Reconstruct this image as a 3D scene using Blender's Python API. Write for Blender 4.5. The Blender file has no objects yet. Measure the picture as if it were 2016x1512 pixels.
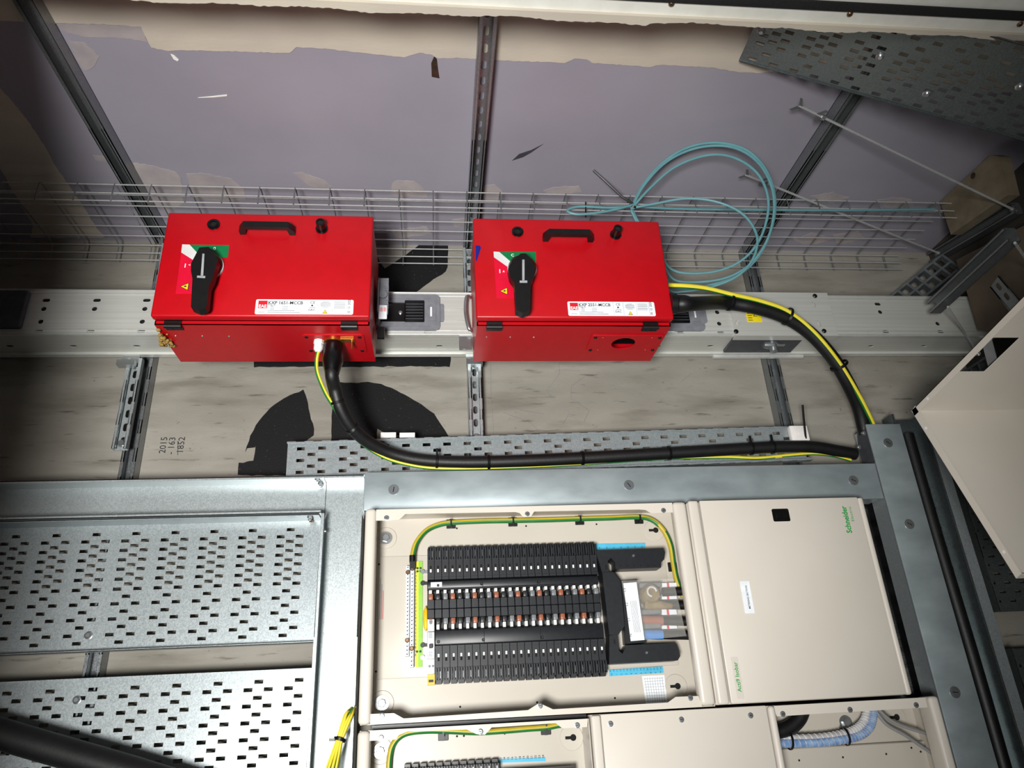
import bpy, bmesh, math, random
from mathutils import Matrix, Vector
from mathutils.geometry import tessellate_polygon

# ---------------------------------------------------------------------------
# The place: a tall electrical riser cupboard seen through its doorway with the camera rolled a quarter turn.
# Everything is written in wall coordinates: u runs DOWN towards the floor, v runs along the back wall towards the
# lilac side wall, d runs out of the back wall towards the doorway.  World: x = v, y = -d, z = FLOOR - u.
# ---------------------------------------------------------------------------
FLOOR = 1.82
BASIS = Matrix(((0, 1, 0), (0, 0, -1), (-1, 0, 0)))
def W(p): return Vector((p[1], -p[2], FLOOR - p[0]))

scene = bpy.context.scene
C = scene.collection

# ---- camera
RC = Matrix(((0.9943715844284949, -0.048630786835738925, 0.09412862823233663),
             (0.005257619759136328, 0.90998973276717, 0.4145974477644585),
             (-0.10581828535575909, -0.41176902849786, 0.9051236145711234)))
FPX = 1436.76
EYE = Vector((0, 0, 2.1))
cam_data = bpy.data.cameras.new('camera')
cam_data.sensor_width = 36.0
cam_data.lens = FPX / 2016 * 36.0
cam_data.clip_start = 0.02
cam = bpy.data.objects.new('camera', cam_data)
cam.matrix_world = Matrix.Translation(W(EYE)) @ (BASIS @ RC.transposed()).to_4x4()
C.objects.link(cam)
scene.camera = cam

def A(x, y, d=None, v=None, u=None):
    """the point of the plane d / v / u = const that lies behind a pixel of the 2016 x 1512 photograph"""
    r = RC.transposed() @ Vector(((x - 1008) / FPX, -(y - 756) / FPX, -1))
    i, t = (2, d) if d is not None else (1, v) if v is not None else (0, u)
    return EYE + r * ((t - EYE[i]) / r[i])

# ---- world, lights, exposure
world = bpy.data.worlds.new('corridor'); scene.world = world
world.use_nodes = True
world.node_tree.nodes['Background'].inputs[0].default_value = (0.80, 0.90, 1.0, 1)
world.node_tree.nodes['Background'].inputs[1].default_value = 0.12

def area_light(name, pos, aim, size, power, color=(1, 1, 1), size_y=None):
    l = bpy.data.lights.new(name, 'AREA'); l.energy = power; l.size = size; l.color = color
    if size_y: l.shape = 'RECTANGLE'; l.size_y = size_y
    o = bpy.data.objects.new(name, l); C.objects.link(o)
    p, q = W(pos), W(aim)
    o.location = p; o.rotation_euler = (q - p).to_track_quat('-Z', 'Y').to_euler()
    return o
def spot_light(name, pos, aim, power, angle, blend, radius, color=(1, 1, 1)):
    l = bpy.data.lights.new(name, 'SPOT'); l.energy = power; l.spot_size = math.radians(angle); l.spot_blend = blend
    l.shadow_soft_size = radius; l.color = color
    o = bpy.data.objects.new(name, l); C.objects.link(o)
    p, q = W(pos), W(aim)
    o.location = p; o.rotation_euler = (q - p).to_track_quat('-Z', 'Y').to_euler()
    return o
spot_light('corridor_downlight', (-0.50, -0.46, 2.95), (-0.04, 0.80, 0.0), 580, 74, 1.0, 0.30, (1.0, 0.99, 0.965))

vs = scene.view_settings
vs.view_transform = 'Standard'; vs.look = 'None'; vs.gamma = 1.0; vs.use_curve_mapping = False
vs.exposure = 0.0

# ---------------------------------------------------------------------------
# mesh helpers
# ---------------------------------------------------------------------------
def V3(*a): return Vector(a)
UX, VX, DX = Vector((1, 0, 0)), Vector((0, 1, 0)), Vector((0, 0, 1))

class MB:
    def __init__(s): s.v = []; s.f = []; s.m = []; s.T = None
    def add(s, vs, fs, m=0):
        b = len(s.v)
        s.v += [tuple(s.T @ Vector(p)) if s.T else tuple(p) for p in vs]
        s.f += [tuple(i + b for i in f) for f in fs]
        s.m += [m] * len(fs) if isinstance(m, int) else list(m)
        return s
    def box(s, a, b, m=0):
        (x0, y0, z0), (x1, y1, z1) = a, b
        x0, x1 = sorted((x0, x1)); y0, y1 = sorted((y0, y1)); z0, z1 = sorted((z0, z1))
        return s.add([(x0,y0,z0),(x1,y0,z0),(x1,y1,z0),(x0,y1,z0),(x0,y0,z1),(x1,y0,z1),(x1,y1,z1),(x0,y1,z1)],
                     [(3,2,1,0),(4,5,6,7),(0,1,5,4),(1,2,6,5),(2,3,7,6),(3,0,4,7)], m)
    def rbox(s, a, b, r=0.004, seg=2, m=0):
        bm = bmesh.new(); bmesh.ops.create_cube(bm, size=1)
        c = [(a[i] + b[i]) / 2 for i in range(3)]; e = [abs(b[i] - a[i]) for i in range(3)]
        for q in bm.verts: q.co = Vector((c[i] + q.co[i] * e[i] for i in range(3)))
        r = min(r, min(e) * 0.49)
        bmesh.ops.bevel(bm, geom=bm.edges[:], offset=r, segments=seg, profile=0.5, affect='EDGES')
        bm.verts.index_update()
        s.add([q.co[:] for q in bm.verts], [[q.index for q in f.verts] for f in bm.faces], m); bm.free()
        return s
    def cyl(s, p0, p1, r0, r1=None, n=16, m=0):
        r1 = r0 if r1 is None else r1
        return s.lathe(p0, p1, [(r0, 0.0), (r1, 1.0)], n, m)
    def lathe(s, p0, p1, prof, n=16, m=0, caps=True):
        """prof: (radius, fraction along p0->p1)"""
        p0, p1 = Vector(p0), Vector(p1); ax = p1 - p0; a = ax.normalized()
        e = a.orthogonal().normalized(); g = a.cross(e)
        vs = []; fs = []
        for r, h in prof:
            for k in range(n):
                t = 2 * math.pi * k / n
                vs.append(p0 + ax * h + (e * math.cos(t) + g * math.sin(t)) * r)
        for j in range(len(prof) - 1):
            for k in range(n):
                k2 = (k + 1) % n
                fs.append((j*n+k, j*n+k2, (j+1)*n+k2, (j+1)*n+k))
        if caps:
            fs.append(tuple(range(n - 1, -1, -1))); b = (len(prof) - 1) * n; fs.append(tuple(range(b, b + n)))
        return s.add(vs, fs, m)
    def tube(s, pts, r, n=8, closed=False, stripe=None, m=0, caps=True):
        """a swept tube; stripe = (first sector, sectors) painted with material m + 1"""
        pts = [Vector(p) for p in pts]; N = len(pts)
        vs = []; fs = []; ms = []; e = None
        for i, p in enumerate(pts):
            t = (pts[(i + 1) % N] - pts[i - 1]) if closed or 0 < i < N - 1 else (pts[1] - pts[0] if i == 0 else pts[-1] - pts[-2])
            if t.length < 1e-9: t = Vector((1, 0, 0))
            t.normalize()
            e = t.orthogonal() if e is None else e - t * e.dot(t)
            if e.length < 1e-6: e = t.orthogonal()
            e = e.normalized(); g = t.cross(e)
            rr = r[i] if isinstance(r, (list, tuple)) else r
            for k in range(n):
                w = 2 * math.pi * k / n
                vs.append(p + (e * math.cos(w) + g * math.sin(w)) * rr)
        for i in range(N if closed else N - 1):
            j = (i + 1) % N
            for k in range(n):
                k2 = (k + 1) % n
                fs.append((i*n+k, i*n+k2, j*n+k2, j*n+k))
                if isinstance(stripe, Vector):
                    nm = (vs[i*n+k] + vs[i*n+k2]) * .5 - pts[i]; ms.append(m + 1 if nm.normalized().dot(stripe) > 0.15 else m)
                else: ms.append(m + 1 if stripe and (k - stripe[0]) % n < stripe[1] else m)
        if caps and not closed:
            fs.append(tuple(range(n - 1, -1, -1))); b = (N - 1) * n; fs.append(tuple(range(b, b + n))); ms += [m, m]
        return s.add(vs, fs, ms)
    def plate(s, outline, holes=(), o=(0, 0, 0), ex=UX, ey=VX, t=0.0015, m=0):
        """a sheet of thickness t with real holes; 2-D points in the frame (o, ex, ey), extruded along ex x ey"""
        o = Vector(o); ex = Vector(ex); ey = Vector(ey); en = ex.cross(ey).normalized()
        loops = [list(outline)] + [list(h) for h in holes]
        flat = [p for l in loops for p in l]; n = len(flat)
        tri = tessellate_polygon([[Vector((p[0], p[1], 0)) for p in l] for l in loops])
        vs = [o + ex * p[0] + ey * p[1] for p in flat]; vs += [q + en * t for q in vs]
        fs = []
        for a, b, c in tri:
            pa, pb, pc = flat[a], flat[b], flat[c]
            cr = (pb[0]-pa[0])*(pc[1]-pa[1]) - (pb[1]-pa[1])*(pc[0]-pa[0])
            if cr < 0: b, c = c, b
            fs.append((c, b, a)); fs.append((a + n, b + n, c + n))
        i = 0
        for li, l in enumerate(loops):
            k = len(l)
            ar = sum(l[q][0]*l[(q+1) % k][1] - l[(q+1) % k][0]*l[q][1] for q in range(k))
            for q in range(k):
                a, b = i + q, i + (q + 1) % k
                ccw = ar > 0
                if (li == 0) == ccw: fs.append((a, b, b + n, a + n))
                else: fs.append((b, a, a + n, b + n))
            i += k
        return s.add(vs, fs, m)
    def text(s, body, o, ex, ey, size, m=0, align='LEFT', bold=0.0, lift=0.0004, sx=1.0):
        o = Vector(o); ex = Vector(ex).normalized(); ey = Vector(ey).normalized(); en = ex.cross(ey)
        vs, fs = glyphs(body, align, bold)
        return s.add([o + ex * (x * size * sx) + ey * (y * size) + en * lift for x, y in vs], fs, m)

_gl = {}
def glyphs(body, align, bold):
    key = (body, align, bold)
    if key not in _gl:
        cu = bpy.data.curves.new('lettering', 'FONT'); cu.body = body; cu.align_x = align; cu.resolution_u = 2; cu.offset = bold
        cu.fill_mode = 'FRONT' if hasattr(cu, 'fill_mode') else cu.fill_mode
        ob = bpy.data.objects.new('lettering', cu); C.objects.link(ob)
        dg = bpy.context.evaluated_depsgraph_get()
        me = bpy.data.meshes.new_from_object(ob.evaluated_get(dg))
        _gl[key] = ([(q.co.x, q.co.y) for q in me.vertices], [tuple(f.vertices) for f in me.polygons])
        bpy.data.objects.remove(ob); bpy.data.curves.remove(cu); bpy.data.meshes.remove(me)
    return _gl[key]

def to_mesh(name, mb, mats, org):
    me = bpy.data.meshes.new(name)
    me.from_pydata([(a - org[0], b - org[1], c - org[2]) for a, b, c in mb.v], [], mb.f)
    for mt in (mats if isinstance(mats, (list, tuple)) else [mats]): me.materials.append(mt)
    me.polygons.foreach_set('material_index', mb.m)
    me.polygons.foreach_set('use_smooth', [True] * len(me.polygons))
    me.update()
    me.set_sharp_from_angle(angle=math.radians(38))
    return me

ORG = {}
def tag(o, label=None, cat=None, group=None, kind=None):
    for k, x in (('label', label), ('category', cat), ('group', group), ('kind', kind)):
        if x: o[k] = x
    return o
def thing(name, label, cat, org, group=None):
    o = bpy.data.objects.new(name, None); C.objects.link(o); o.empty_display_size = 0.05
    o.matrix_world = Matrix.Translation(W(org)) @ BASIS.to_4x4()
    ORG[o] = Vector(org)
    return tag(o, label, cat, group)
def part(name, mb, mats, parent, label=None, kind=None):
    org = ORG[parent]
    o = bpy.data.objects.new(name, to_mesh(name, mb, mats, org)); C.objects.link(o)
    o.parent = parent; ORG[o] = org
    return tag(o, label, kind=kind)
def single(name, mb, mats, label=None, cat=None, group=None, kind=None, org=None):
    if org is None:
        us, vv, dd = zip(*mb.v); org = (max(us), (min(vv) + max(vv)) / 2, (min(dd) + max(dd)) / 2)
    o = bpy.data.objects.new(name, to_mesh(name, mb, mats, org)); C.objects.link(o)
    o.matrix_world = Matrix.Translation(W(org)) @ BASIS.to_4x4(); ORG[o] = Vector(org)
    return tag(o, label, cat, group, kind)
def piece(name, me, parent, loc, rot=None, scale=None):
    """one of many alike pieces sharing mesh data, set at a wall-coordinate point under its parent"""
    o = bpy.data.objects.new(name, me); C.objects.link(o); o.parent = parent
    o.location = Vector(loc) - ORG[parent]; ORG[o] = ORG[parent]
    if rot: o.rotation_euler = rot
    if scale: o.scale = scale
    return o
def shared(name, mb, mats): return to_mesh(name, mb, mats, (0, 0, 0))

def smooth(pts, k=8):
    pts = [Vector(p) for p in pts]; out = []
    for i in range(len(pts) - 1):
        p0 = pts[max(i - 1, 0)]; p1 = pts[i]; p2 = pts[i + 1]; p3 = pts[min(i + 2, len(pts) - 1)]
        for j in range(k):
            t = j / k
            out.append(0.5 * ((2*p1) + (p2-p0)*t + (2*p0-5*p1+4*p2-p3)*t*t + (3*p1-p0-3*p2+p3)*t**3))
    return out + [pts[-1]]
def rrect(x0, y0, x1, y1, r, n=3):
    out = []
    for cx, cy, a in ((x1-r, y1-r, 0), (x0+r, y1-r, 90), (x0+r, y0+r, 180), (x1-r, y0+r, 270)):
        for k in range(n + 1):
            t = math.radians(a + 90 * k / n); out.append((cx + r*math.cos(t), cy + r*math.sin(t)))
    return out
def rect(x0, y0, x1, y1): return [(x0, y0), (x1, y0), (x1, y1), (x0, y1)]
def circ(x, y, r, n=12): return [(x + r*math.cos(2*math.pi*k/n), y + r*math.sin(2*math.pi*k/n)) for k in range(n)]
def slot(x, y, w, h, n=3):
    return rrect(x - w/2, y - h/2, x + w/2, y + h/2, min(w, h)/2*0.98, n)
def uv(x, y, d): p = A(x, y, d=d); return (p[0], p[1])
def ud(x, y, v): p = A(x, y, v=v); return (p[0], p[2])

# ---------------------------------------------------------------------------
# procedural materials
# ---------------------------------------------------------------------------
def lin(c):
    return tuple(((x/255)/12.92 if x/255 <= 0.04045 else ((x/255 + 0.055)/1.055)**2.4) for x in c[:3]) + (1,)
def mat(name, col, rough=0.5, metal=0.0, col2=None, scale=40.0, stretch=(1, 1, 1), detail=4.0, lo=0.35, hi=0.65,
        bump=0.0, bscale=None, rvar=0.0, spec=0.5, voronoi=False, coat=0.0, alpha=1.0, trans=0.0, emit=0.0):
    m = bpy.data.materials.new(name); m.use_nodes = True
    nt = m.node_tree; N = nt.nodes; L = nt.links; b = N['Principled BSDF']
    b.inputs['Base Color'].default_value = lin(col); b.inputs['Roughness'].default_value = rough
    b.inputs['Metallic'].default_value = metal; b.inputs['Specular IOR Level'].default_value = spec
    b.inputs['Coat Weight'].default_value = coat; b.inputs['Alpha'].default_value = alpha
    b.inputs['Transmission Weight'].default_value = trans
    tc = N.new('ShaderNodeTexCoord'); mp = N.new('ShaderNodeMapping'); mp.inputs['Scale'].default_value = stretch
    L.new(tc.outputs['Object'], mp.inputs['Vector'])
    c2 = col2 if col2 else tuple(min(255, x * 1.05) for x in col)
    nz = N.new('ShaderNodeTexVoronoi' if voronoi else 'ShaderNodeTexNoise')
    nz.inputs['Scale'].default_value = scale
    if not voronoi: nz.inputs['Detail'].default_value = detail
    L.new(mp.outputs[0], nz.inputs['Vector'])
    rp = N.new('ShaderNodeValToRGB')
    rp.color_ramp.elements[0].position = lo; rp.color_ramp.elements[1].position = hi
    rp.color_ramp.elements[0].color = lin(col); rp.color_ramp.elements[1].color = lin(c2)
    L.new(nz.outputs['Color' if voronoi else 'Fac'], rp.inputs[0])
    L.new(rp.outputs[0], b.inputs['Base Color'])
    if rvar:
        mr = N.new('ShaderNodeMapRange'); mr.inputs[3].default_value = max(0.03, rough - rvar); mr.inputs[4].default_value = rough + rvar
        L.new(nz.outputs['Color' if voronoi else 'Fac'], mr.inputs[0]); L.new(mr.outputs[0], b.inputs['Roughness'])
    if bump:
        n2 = N.new('ShaderNodeTexNoise'); n2.inputs['Scale'].default_value = bscale or scale * 4; n2.inputs['Detail'].default_value = 3
        L.new(mp.outputs[0], n2.inputs['Vector'])
        bp = N.new('ShaderNodeBump'); bp.inputs['Strength'].default_value = bump; bp.inputs['Distance'].default_value = 0.002
        L.new(n2.outputs['Fac'], bp.inputs['Height']); L.new(bp.outputs[0], b.inputs['Normal'])
    return m

def concrete():
    m = mat('concrete', (128, 124, 114), 0.86, 0, (150, 146, 137), 3.2, (1, 3, 3), 9, 0.3, 0.72, 0.35, 90, spec=0.25)
    nt = m.node_tree; N = nt.nodes; L = nt.links; b = N['Principled BSDF']
    tc = [n for n in N if n.type == 'TEX_COORD'][0]; ramp = [n for n in N if n.type == 'VALTORGB'][0]
    def layer(prev, scale, stretch, lo, hi, colr, detail=6, strength=1.0):
        mp = N.new('ShaderNodeMapping'); mp.inputs['Scale'].default_value = stretch; L.new(tc.outputs['Object'], mp.inputs[0])
        nz = N.new('ShaderNodeTexNoise'); nz.inputs['Scale'].default_value = scale; nz.inputs['Detail'].default_value = detail
        L.new(mp.outputs[0], nz.inputs[0])
        mr = N.new('ShaderNodeMapRange'); mr.inputs[1].default_value = lo; mr.inputs[2].default_value = hi
        mr.inputs[3].default_value = 0; mr.inputs[4].default_value = strength
        L.new(nz.outputs[0], mr.inputs[0])
        mx = N.new('ShaderNodeMix'); mx.data_type = 'RGBA'; L.new(mr.outputs[0], mx.inputs['Factor'])
        L.new(prev, mx.inputs['A']); mx.inputs['B'].default_value = lin(colr); return mx.outputs['Result']
    o = layer(ramp.outputs[0], 6, (0.6, 3.0, 1), 0.52, 0.74, (96, 91, 80), 10, 0.6)
    o = layer(o, 16, (0.6, 4, 1), 0.62, 0.74, (70, 65, 55), 9, 0.7)
    o = layer(o, 60, (1, 1, 1), 0.70, 0.78, (78, 73, 65), 4, 0.6)
    o = layer(o, 5, (0.5, 3, 1), 0.60, 0.8, (166, 163, 155), 5, 0.5)
    L.new(o, b.inputs['Base Color'])
    return m

M = {}
M['concrete'] = concrete()
M['lilac'] = mat('lilac_board', (143, 139, 150), 0.55, 0, (152, 148, 159), 2.2, detail=6, bump=0.08, bscale=160, spec=0.35)
M['filler'] = mat('plaster_filler', (196, 187, 170), 0.8, 0, (184, 175, 163), 5, (1, 1, 2.5), 7, 0.3, 0.7, 0.15, 60, spec=0.25)
M['filler_thin'] = mat('thin_plaster_smear', (172, 164, 160), 0.8, 0, (150, 143, 148), 14, detail=8, lo=0.3, hi=0.7, bump=0.1, bscale=70, spec=0.25)
M['white'] = mat('white_gloss_paint', (232, 232, 222), 0.35, 0, (240, 240, 232), 30, bump=0.05)
M['black_paint'] = mat('black_bitumen_paint', (12, 12, 13), 0.75, 0, (110, 108, 104), 160, detail=3, lo=0.70, hi=0.78, bump=0.6, bscale=260, spec=0.3)
M['seal'] = mat('black_seal', (17, 17, 18), 0.9, 0, (28, 28, 28), 300, bump=0.4)
M['floor'] = mat('dusty_floor', (64, 58, 51), 0.9, 0, (42, 39, 35), 7, detail=9, bump=0.3)
M['galv'] = mat('galvanised_steel', (176, 184, 185), 0.36, 0.62, (190, 198, 199), 420, (1, 1, 1), 2, 0.2, 0.8, 0.03, 400, rvar=0.05, voronoi=True)
M['galv_dull'] = mat('galvanised_tray', (150, 158, 160), 0.38, 0.5, (166, 174, 176), 380, (1, 1, 1), 2, 0.2, 0.8, 0.03, 300, rvar=0.05, voronoi=True)
M['galv_shaded'] = mat('shaded_galvanised_tray', (112, 120, 121), 0.36, 0.80, (128, 136, 137), 380, (1, 1, 1), 2, 0.2, 0.8, 0.03, 300, rvar=0.05, voronoi=True)  # same galvanised steel, darkened to stand in for shade and dark reflections
M['lid'] = mat('galvanised_lid', (146, 157, 160), 0.40, 0.42, (172, 183, 186), 9, (1, 2, 2), 8, 0.3, 0.75, 0.03, 300, rvar=0.10)
M['strut'] = mat('strut_steel', (132, 136, 138), 0.36, 0.75, (150, 154, 156), 420, (1, 1, 1), 2, 0.2, 0.8, 0.03, 300, rvar=0.06, voronoi=True)
M['wire_shaded'] = mat('shaded_wire', (134, 137, 138), 0.3, 0.7)  # cross wires of the same basket, coloured darker as if less lit
M['wire'] = mat('highlit_wire', (208, 210, 210), 0.22, 0.55, (218, 220, 220), 60)  # pale base colour stands in for highlights on wires and rods
M['alu'] = mat('aluminium_housing', (196, 197, 190), 0.45, 0.35, (208, 209, 203), 6, (0.4, 30, 30), 4, 0.3, 0.7)
M['alu_edge'] = mat('aluminium_edge', (214, 216, 212), 0.35, 0.5)
M['hole'] = mat('dark_bore', (10, 10, 10), 0.9)
M['red'] = mat('red_powder_coat', (182, 6, 20), 0.36, 0, (176, 6, 19), 30, bump=0.10, bscale=900, spec=0.45)
M['black'] = mat('black_plastic', (9, 9, 10), 0.42, 0, (14, 14, 15), 60, bump=0.05, bscale=600)
M['black_gloss'] = mat('black_moulding', (7, 7, 8), 0.25, 0, (11, 11, 12), 60)
M['pan_black'] = mat('charcoal_moulding', (22, 24, 28), 0.40, 0, (27, 29, 33), 90)
M['rubber'] = mat('black_cable_sheath', (9, 9, 10), 0.5, 0, (15, 15, 16), 40, (1, 1, 1), 5, bump=0.12, bscale=150)
M['tie'] = mat('black_nylon', (5, 5, 6), 0.4)
M['grey'] = mat('grey_plastic', (112, 114, 120), 0.5, 0, (122, 124, 130), 50)
M['grey_dark'] = mat('dark_grey_plastic', (58, 60, 66), 0.5, 0, (66, 68, 74), 50)
M['grey_light'] = mat('pale_grey_plastic', (184, 186, 188), 0.45)
M['label'] = mat('label_white', (226, 230, 234), 0.45)
M['ink'] = mat('label_ink', (34, 34, 38), 0.6)
M['ink_grey'] = mat('label_grey_ink', (118, 120, 126), 0.6)
M['ink_red'] = mat('label_red', (206, 22, 36), 0.5)
M['crimson'] = mat('switch_label_red', (204, 6, 46), 0.4)
M['green_lab'] = mat('switch_label_green', (6, 112, 62), 0.4)
M['silver_lab'] = mat('switch_label_silver', (206, 206, 204), 0.4)
M['blue_mark'] = mat('blue_sticker', (20, 26, 120), 0.4)
M['amber'] = mat('warning_yellow', (240, 196, 20), 0.4)
M['pointer'] = mat('silver_pointer', (188, 192, 196), 0.3, 0.4)
M['nylon'] = mat('white_nylon', (226, 222, 218), 0.4)
M['brass'] = mat('brass', (176, 132, 62), 0.3, 0.9)
M['yellow'] = mat('yellow_insulation', (226, 208, 52), 0.42, 0, (234, 216, 70), 30)
M['green'] = mat('green_insulation', (30, 104, 44), 0.42, 0, (38, 116, 50), 30)
M['olive_y'] = mat('earth_yellow', (182, 160, 44), 0.42)
M['cream'] = mat('cream_enamel', (207, 200, 188), 0.36, 0, (211, 204, 193), 4, detail=3, bump=0.03, bscale=900, spec=0.4)
M['cream_pan'] = mat('cream_pan_enamel', (190, 183, 171), 0.33, 0, (195, 188, 176), 4, spec=0.4)
M['zinc'] = mat('zinc_fastener', (172, 176, 178), 0.28, 0.85)
M['copper_screw'] = mat('bronze_screw', (120, 92, 70), 0.35, 0.8)
M['brown_hole'] = mat('rust_brown_cavity', (60, 36, 18), 0.85, 0, (38, 22, 12), 40, bump=0.4)
M['aqua'] = mat('aqua_jacket', (90, 140, 146), 0.45, 0, (96, 146, 152), 30)
M['tan_board'] = mat('tan_insulation_board', (122, 110, 90), 0.9, 0, (100, 90, 72), 14, detail=8, bump=0.3, bscale=80)
M['brown_board'] = mat('brown_board', (92, 80, 66), 0.9, 0, (76, 65, 53), 9, detail=8, bump=0.3)
M['grating'] = mat('grey_grating', (92, 96, 98), 0.7, 0, (74, 78, 80), 40, bump=0.3)
M['phase_brown'] = mat('brown_tag', (146, 84, 58), 0.45)
M['phase_grey'] = mat('grey_tag', (112, 116, 120), 0.45)
M['phase_black'] = mat('black_tag', (26, 27, 29), 0.45)
M['finger'] = mat('white_finger', (224, 224, 220), 0.45)
M['mcb'] = mat('breaker_grey', (196, 198, 198), 0.45)
M['yel_clip'] = mat('yellow_clip', (214, 172, 30), 0.45)
M['strip_blue'] = mat('blue_number_strip', (72, 172, 206), 0.5)
M['strip_yellow'] = mat('yellow_number_strip', (226, 214, 40), 0.5)
M['strip_green'] = mat('lime_number_strip', (128, 186, 50), 0.5)
M['logo_green'] = mat('logo_green', (24, 146, 62), 0.5)
M['sleeve_blue'] = mat('blue_sleeve', (52, 122, 190), 0.4)
M['sleeve_brown'] = mat('brown_sleeve', (146, 88, 72), 0.4)
M['sleeve_grey'] = mat('grey_sleeve', (104, 106, 106), 0.45)
M['clear'] = mat('clear_shroud', (235, 232, 225), 0.12, 0, alpha=0.09)
M['amber_clear'] = mat('amber_tinted_plastic', (112, 92, 50), 0.2, 0, (150, 132, 96), 26, detail=2, alpha=0.85)
M['flex_blue'] = mat('blue_spiral_conduit', (104, 140, 190), 0.35, 0, (150, 178, 214), 60)
M['flex_clear'] = mat('clear_spiral_conduit', (176, 172, 172), 0.3, 0, (206, 202, 200), 60)
M['wire_grey'] = mat('grey_wire', (134, 136, 136), 0.45)
M['foam'] = mat('yellow_foam', (170, 140, 74), 0.95, 0, (130, 100, 48), 120, bump=1.0, bscale=200)
M['yellow_sticker'] = mat('yellow_sticker', (232, 208, 20), 0.5)
M['pink'] = mat('pink_print', (222, 160, 164), 0.5)
M['shaded_gloss'] = mat('shaded_wavy_sheet', (14, 14, 15), 0.16, 0.3, (30, 30, 31), 7, (1, 3, 1), 3, 0.35, 0.7, 0.5, 14)

# ---------------------------------------------------------------------------
# the setting
# ---------------------------------------------------------------------------
VW = 1.48            # the lilac side wall
TOPU = -1.75         # the riser's ceiling
def struct(name, mb, m, label=None): return single(name, mb, m, label, kind='structure')

wall_back = struct('wall_back', MB().box((TOPU, -1.15, -0.12), (FLOOR, VW, 0.0)), M['concrete'], 'streaked grey concrete back wall with black painted marks')
wall_right = struct('wall_right', MB().box((TOPU, VW, -0.12), (FLOOR, VW + 0.1, 1.30)), M['lilac'], 'lilac plasterboard side wall with cream filler')
struct('floor', MB().box((FLOOR, -1.25, -0.12), (FLOOR + 0.1, VW + 0.1, 2.9)), M['floor'], 'dusty dark floor of the riser')
struct('ceiling', MB().box((TOPU - 0.1, -1.25, -0.12), (TOPU, VW + 0.1, 1.30)), M['concrete'], 'concrete soffit above the riser')
struct('wall_left', MB().box((TOPU, -1.25, -0.12), (FLOOR, -1.15, 1.30)), M['lilac'], 'lilac plasterboard wall opposite the coil')
JV = 1.31; JD = A(690, 2, v=JV)[2]
HEAD, SILL = -0.845, 1.42      # head and sill of the access opening
wf = MB()
wf.box((TOPU, JV + 0.035, JD), (FLOOR, VW, 1.30)); wf.box((TOPU, -1.15, JD), (HEAD, JV + 0.035, 1.30)); wf.box((SILL, -0.98, JD), (FLOOR, JV, 1.30))
wf.box((HEAD, -1.15, JD), (FLOOR, -0.98, 1.30))
struct('wall_front', wf, M['filler'], 'plastered wall around the riser doorway')

jamb = struct('trim_1', MB().rbox((HEAD, JV, JD), (FLOOR, JV + 0.035, 1.30), 0.002), M['white'], 'white painted door jamb with black seal and screws')
part('seal_strip', MB().rbox((HEAD, JV - 0.005, A(1663, 21, v=JV)[2]), (SILL, JV, A(1663, 2, v=JV)[2]), 0.002), M['seal'], jamb, 'black brush seal strip')
sc_mb = MB().lathe((0, 0, 0), (0, -0.004, 0), [(0.0065, 0), (0.0065, 0.5), (0.0045, 1)], 14).box((-0.0035, -0.0046, -0.0008), (0.0035, -0.0038, 0.0008), 1)
jamb_screw = shared('jamb_screw', sc_mb, [M['copper_screw'], M['hole']])
for x, y in ((1322, 7), (1673, 27), (2008, 47)):
    p = A(x, y, v=JV); piece('screw', jamb_screw, jamb, (p[0], JV, p[2]))
random.seed(3)
bead = []
nb = 300
for k in range(nb + 1):
    uu = HEAD + (SILL - HEAD) * k / nb
    bead.append((uu, JD - 0.003 - 0.003 * random.random() - 0.004 * (1 + math.sin(uu * 9) * math.sin(uu * 23 + 1)) - (0.006 if uu < 0.45 else 0)))
part('plaster_bead', MB().plate([(HEAD, JD + 0.004)] + [(SILL, JD + 0.004)] + bead[::-1], (), (0, JV + 0.004, 0), UX, DX, 0.012), M['filler'], jamb, 'ragged cream filler bead')

# black stencilled figures on the concrete
marks = [
 [(468,936),(471,912),(498,908),(503,880),(488,882),(483,890),(493,858),(510,828),(540,796),(570,778),(598,768),(604,785),(610,815),(618,845),(617,857),(608,865),(596,875),(580,936)],
 [(652,900),(653,820),(657,795),(668,753),(690,754),(725,752),(750,756),(790,773),(830,797),(855,815),(872,840),(886,864),(890,900),(742,900),(742,843),(764,855),(790,858)],
 [(500,690),(886,690),(888,708),(886,722),(800,721),(700,723),(560,722),(500,723)],
 [(738,494),(748,515),(758,528),(790,507),(824,483),(882,483),(882,527),(877,534),(816,577),(741,577)]]
for mk in marks:
    pts = []
    for i in range(len(mk)):
        a, b = mk[i], mk[(i + 1) % len(mk)]; n = max(1, int(math.dist(a, b) / 9))
        for k in range(n):
            t = k / n; j = 1.1
            pts.append((a[0] + (b[0]-a[0])*t + random.uniform(-j, j), a[1] + (b[1]-a[1])*t + random.uniform(-j, j)))
    part('painted_figure', MB().plate([uv(x, y, 0.0) for x, y in pts][::-1], (), (0, 0, 0), UX, VX, 0.0012), M['black_paint'], wall_back, 'black stencilled figure on the concrete')
pen = MB()
for txt, x, y in (('2015', 325, 893), ('- 163', 341, 895), ('1852', 360, 893)):
    p = A(x, y, d=0.0); pen.text(txt, p, VX, -UX, 0.026, lift=0.0012)
a, b = A(350, 896, d=0.001), A(350, 868, d=0.001)
pen.tube([a, b], 0.0007, 4)
part('pencilled_sum', pen, M['ink'], wall_back, 'pencilled subtraction sum')
scr = MB()
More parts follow.
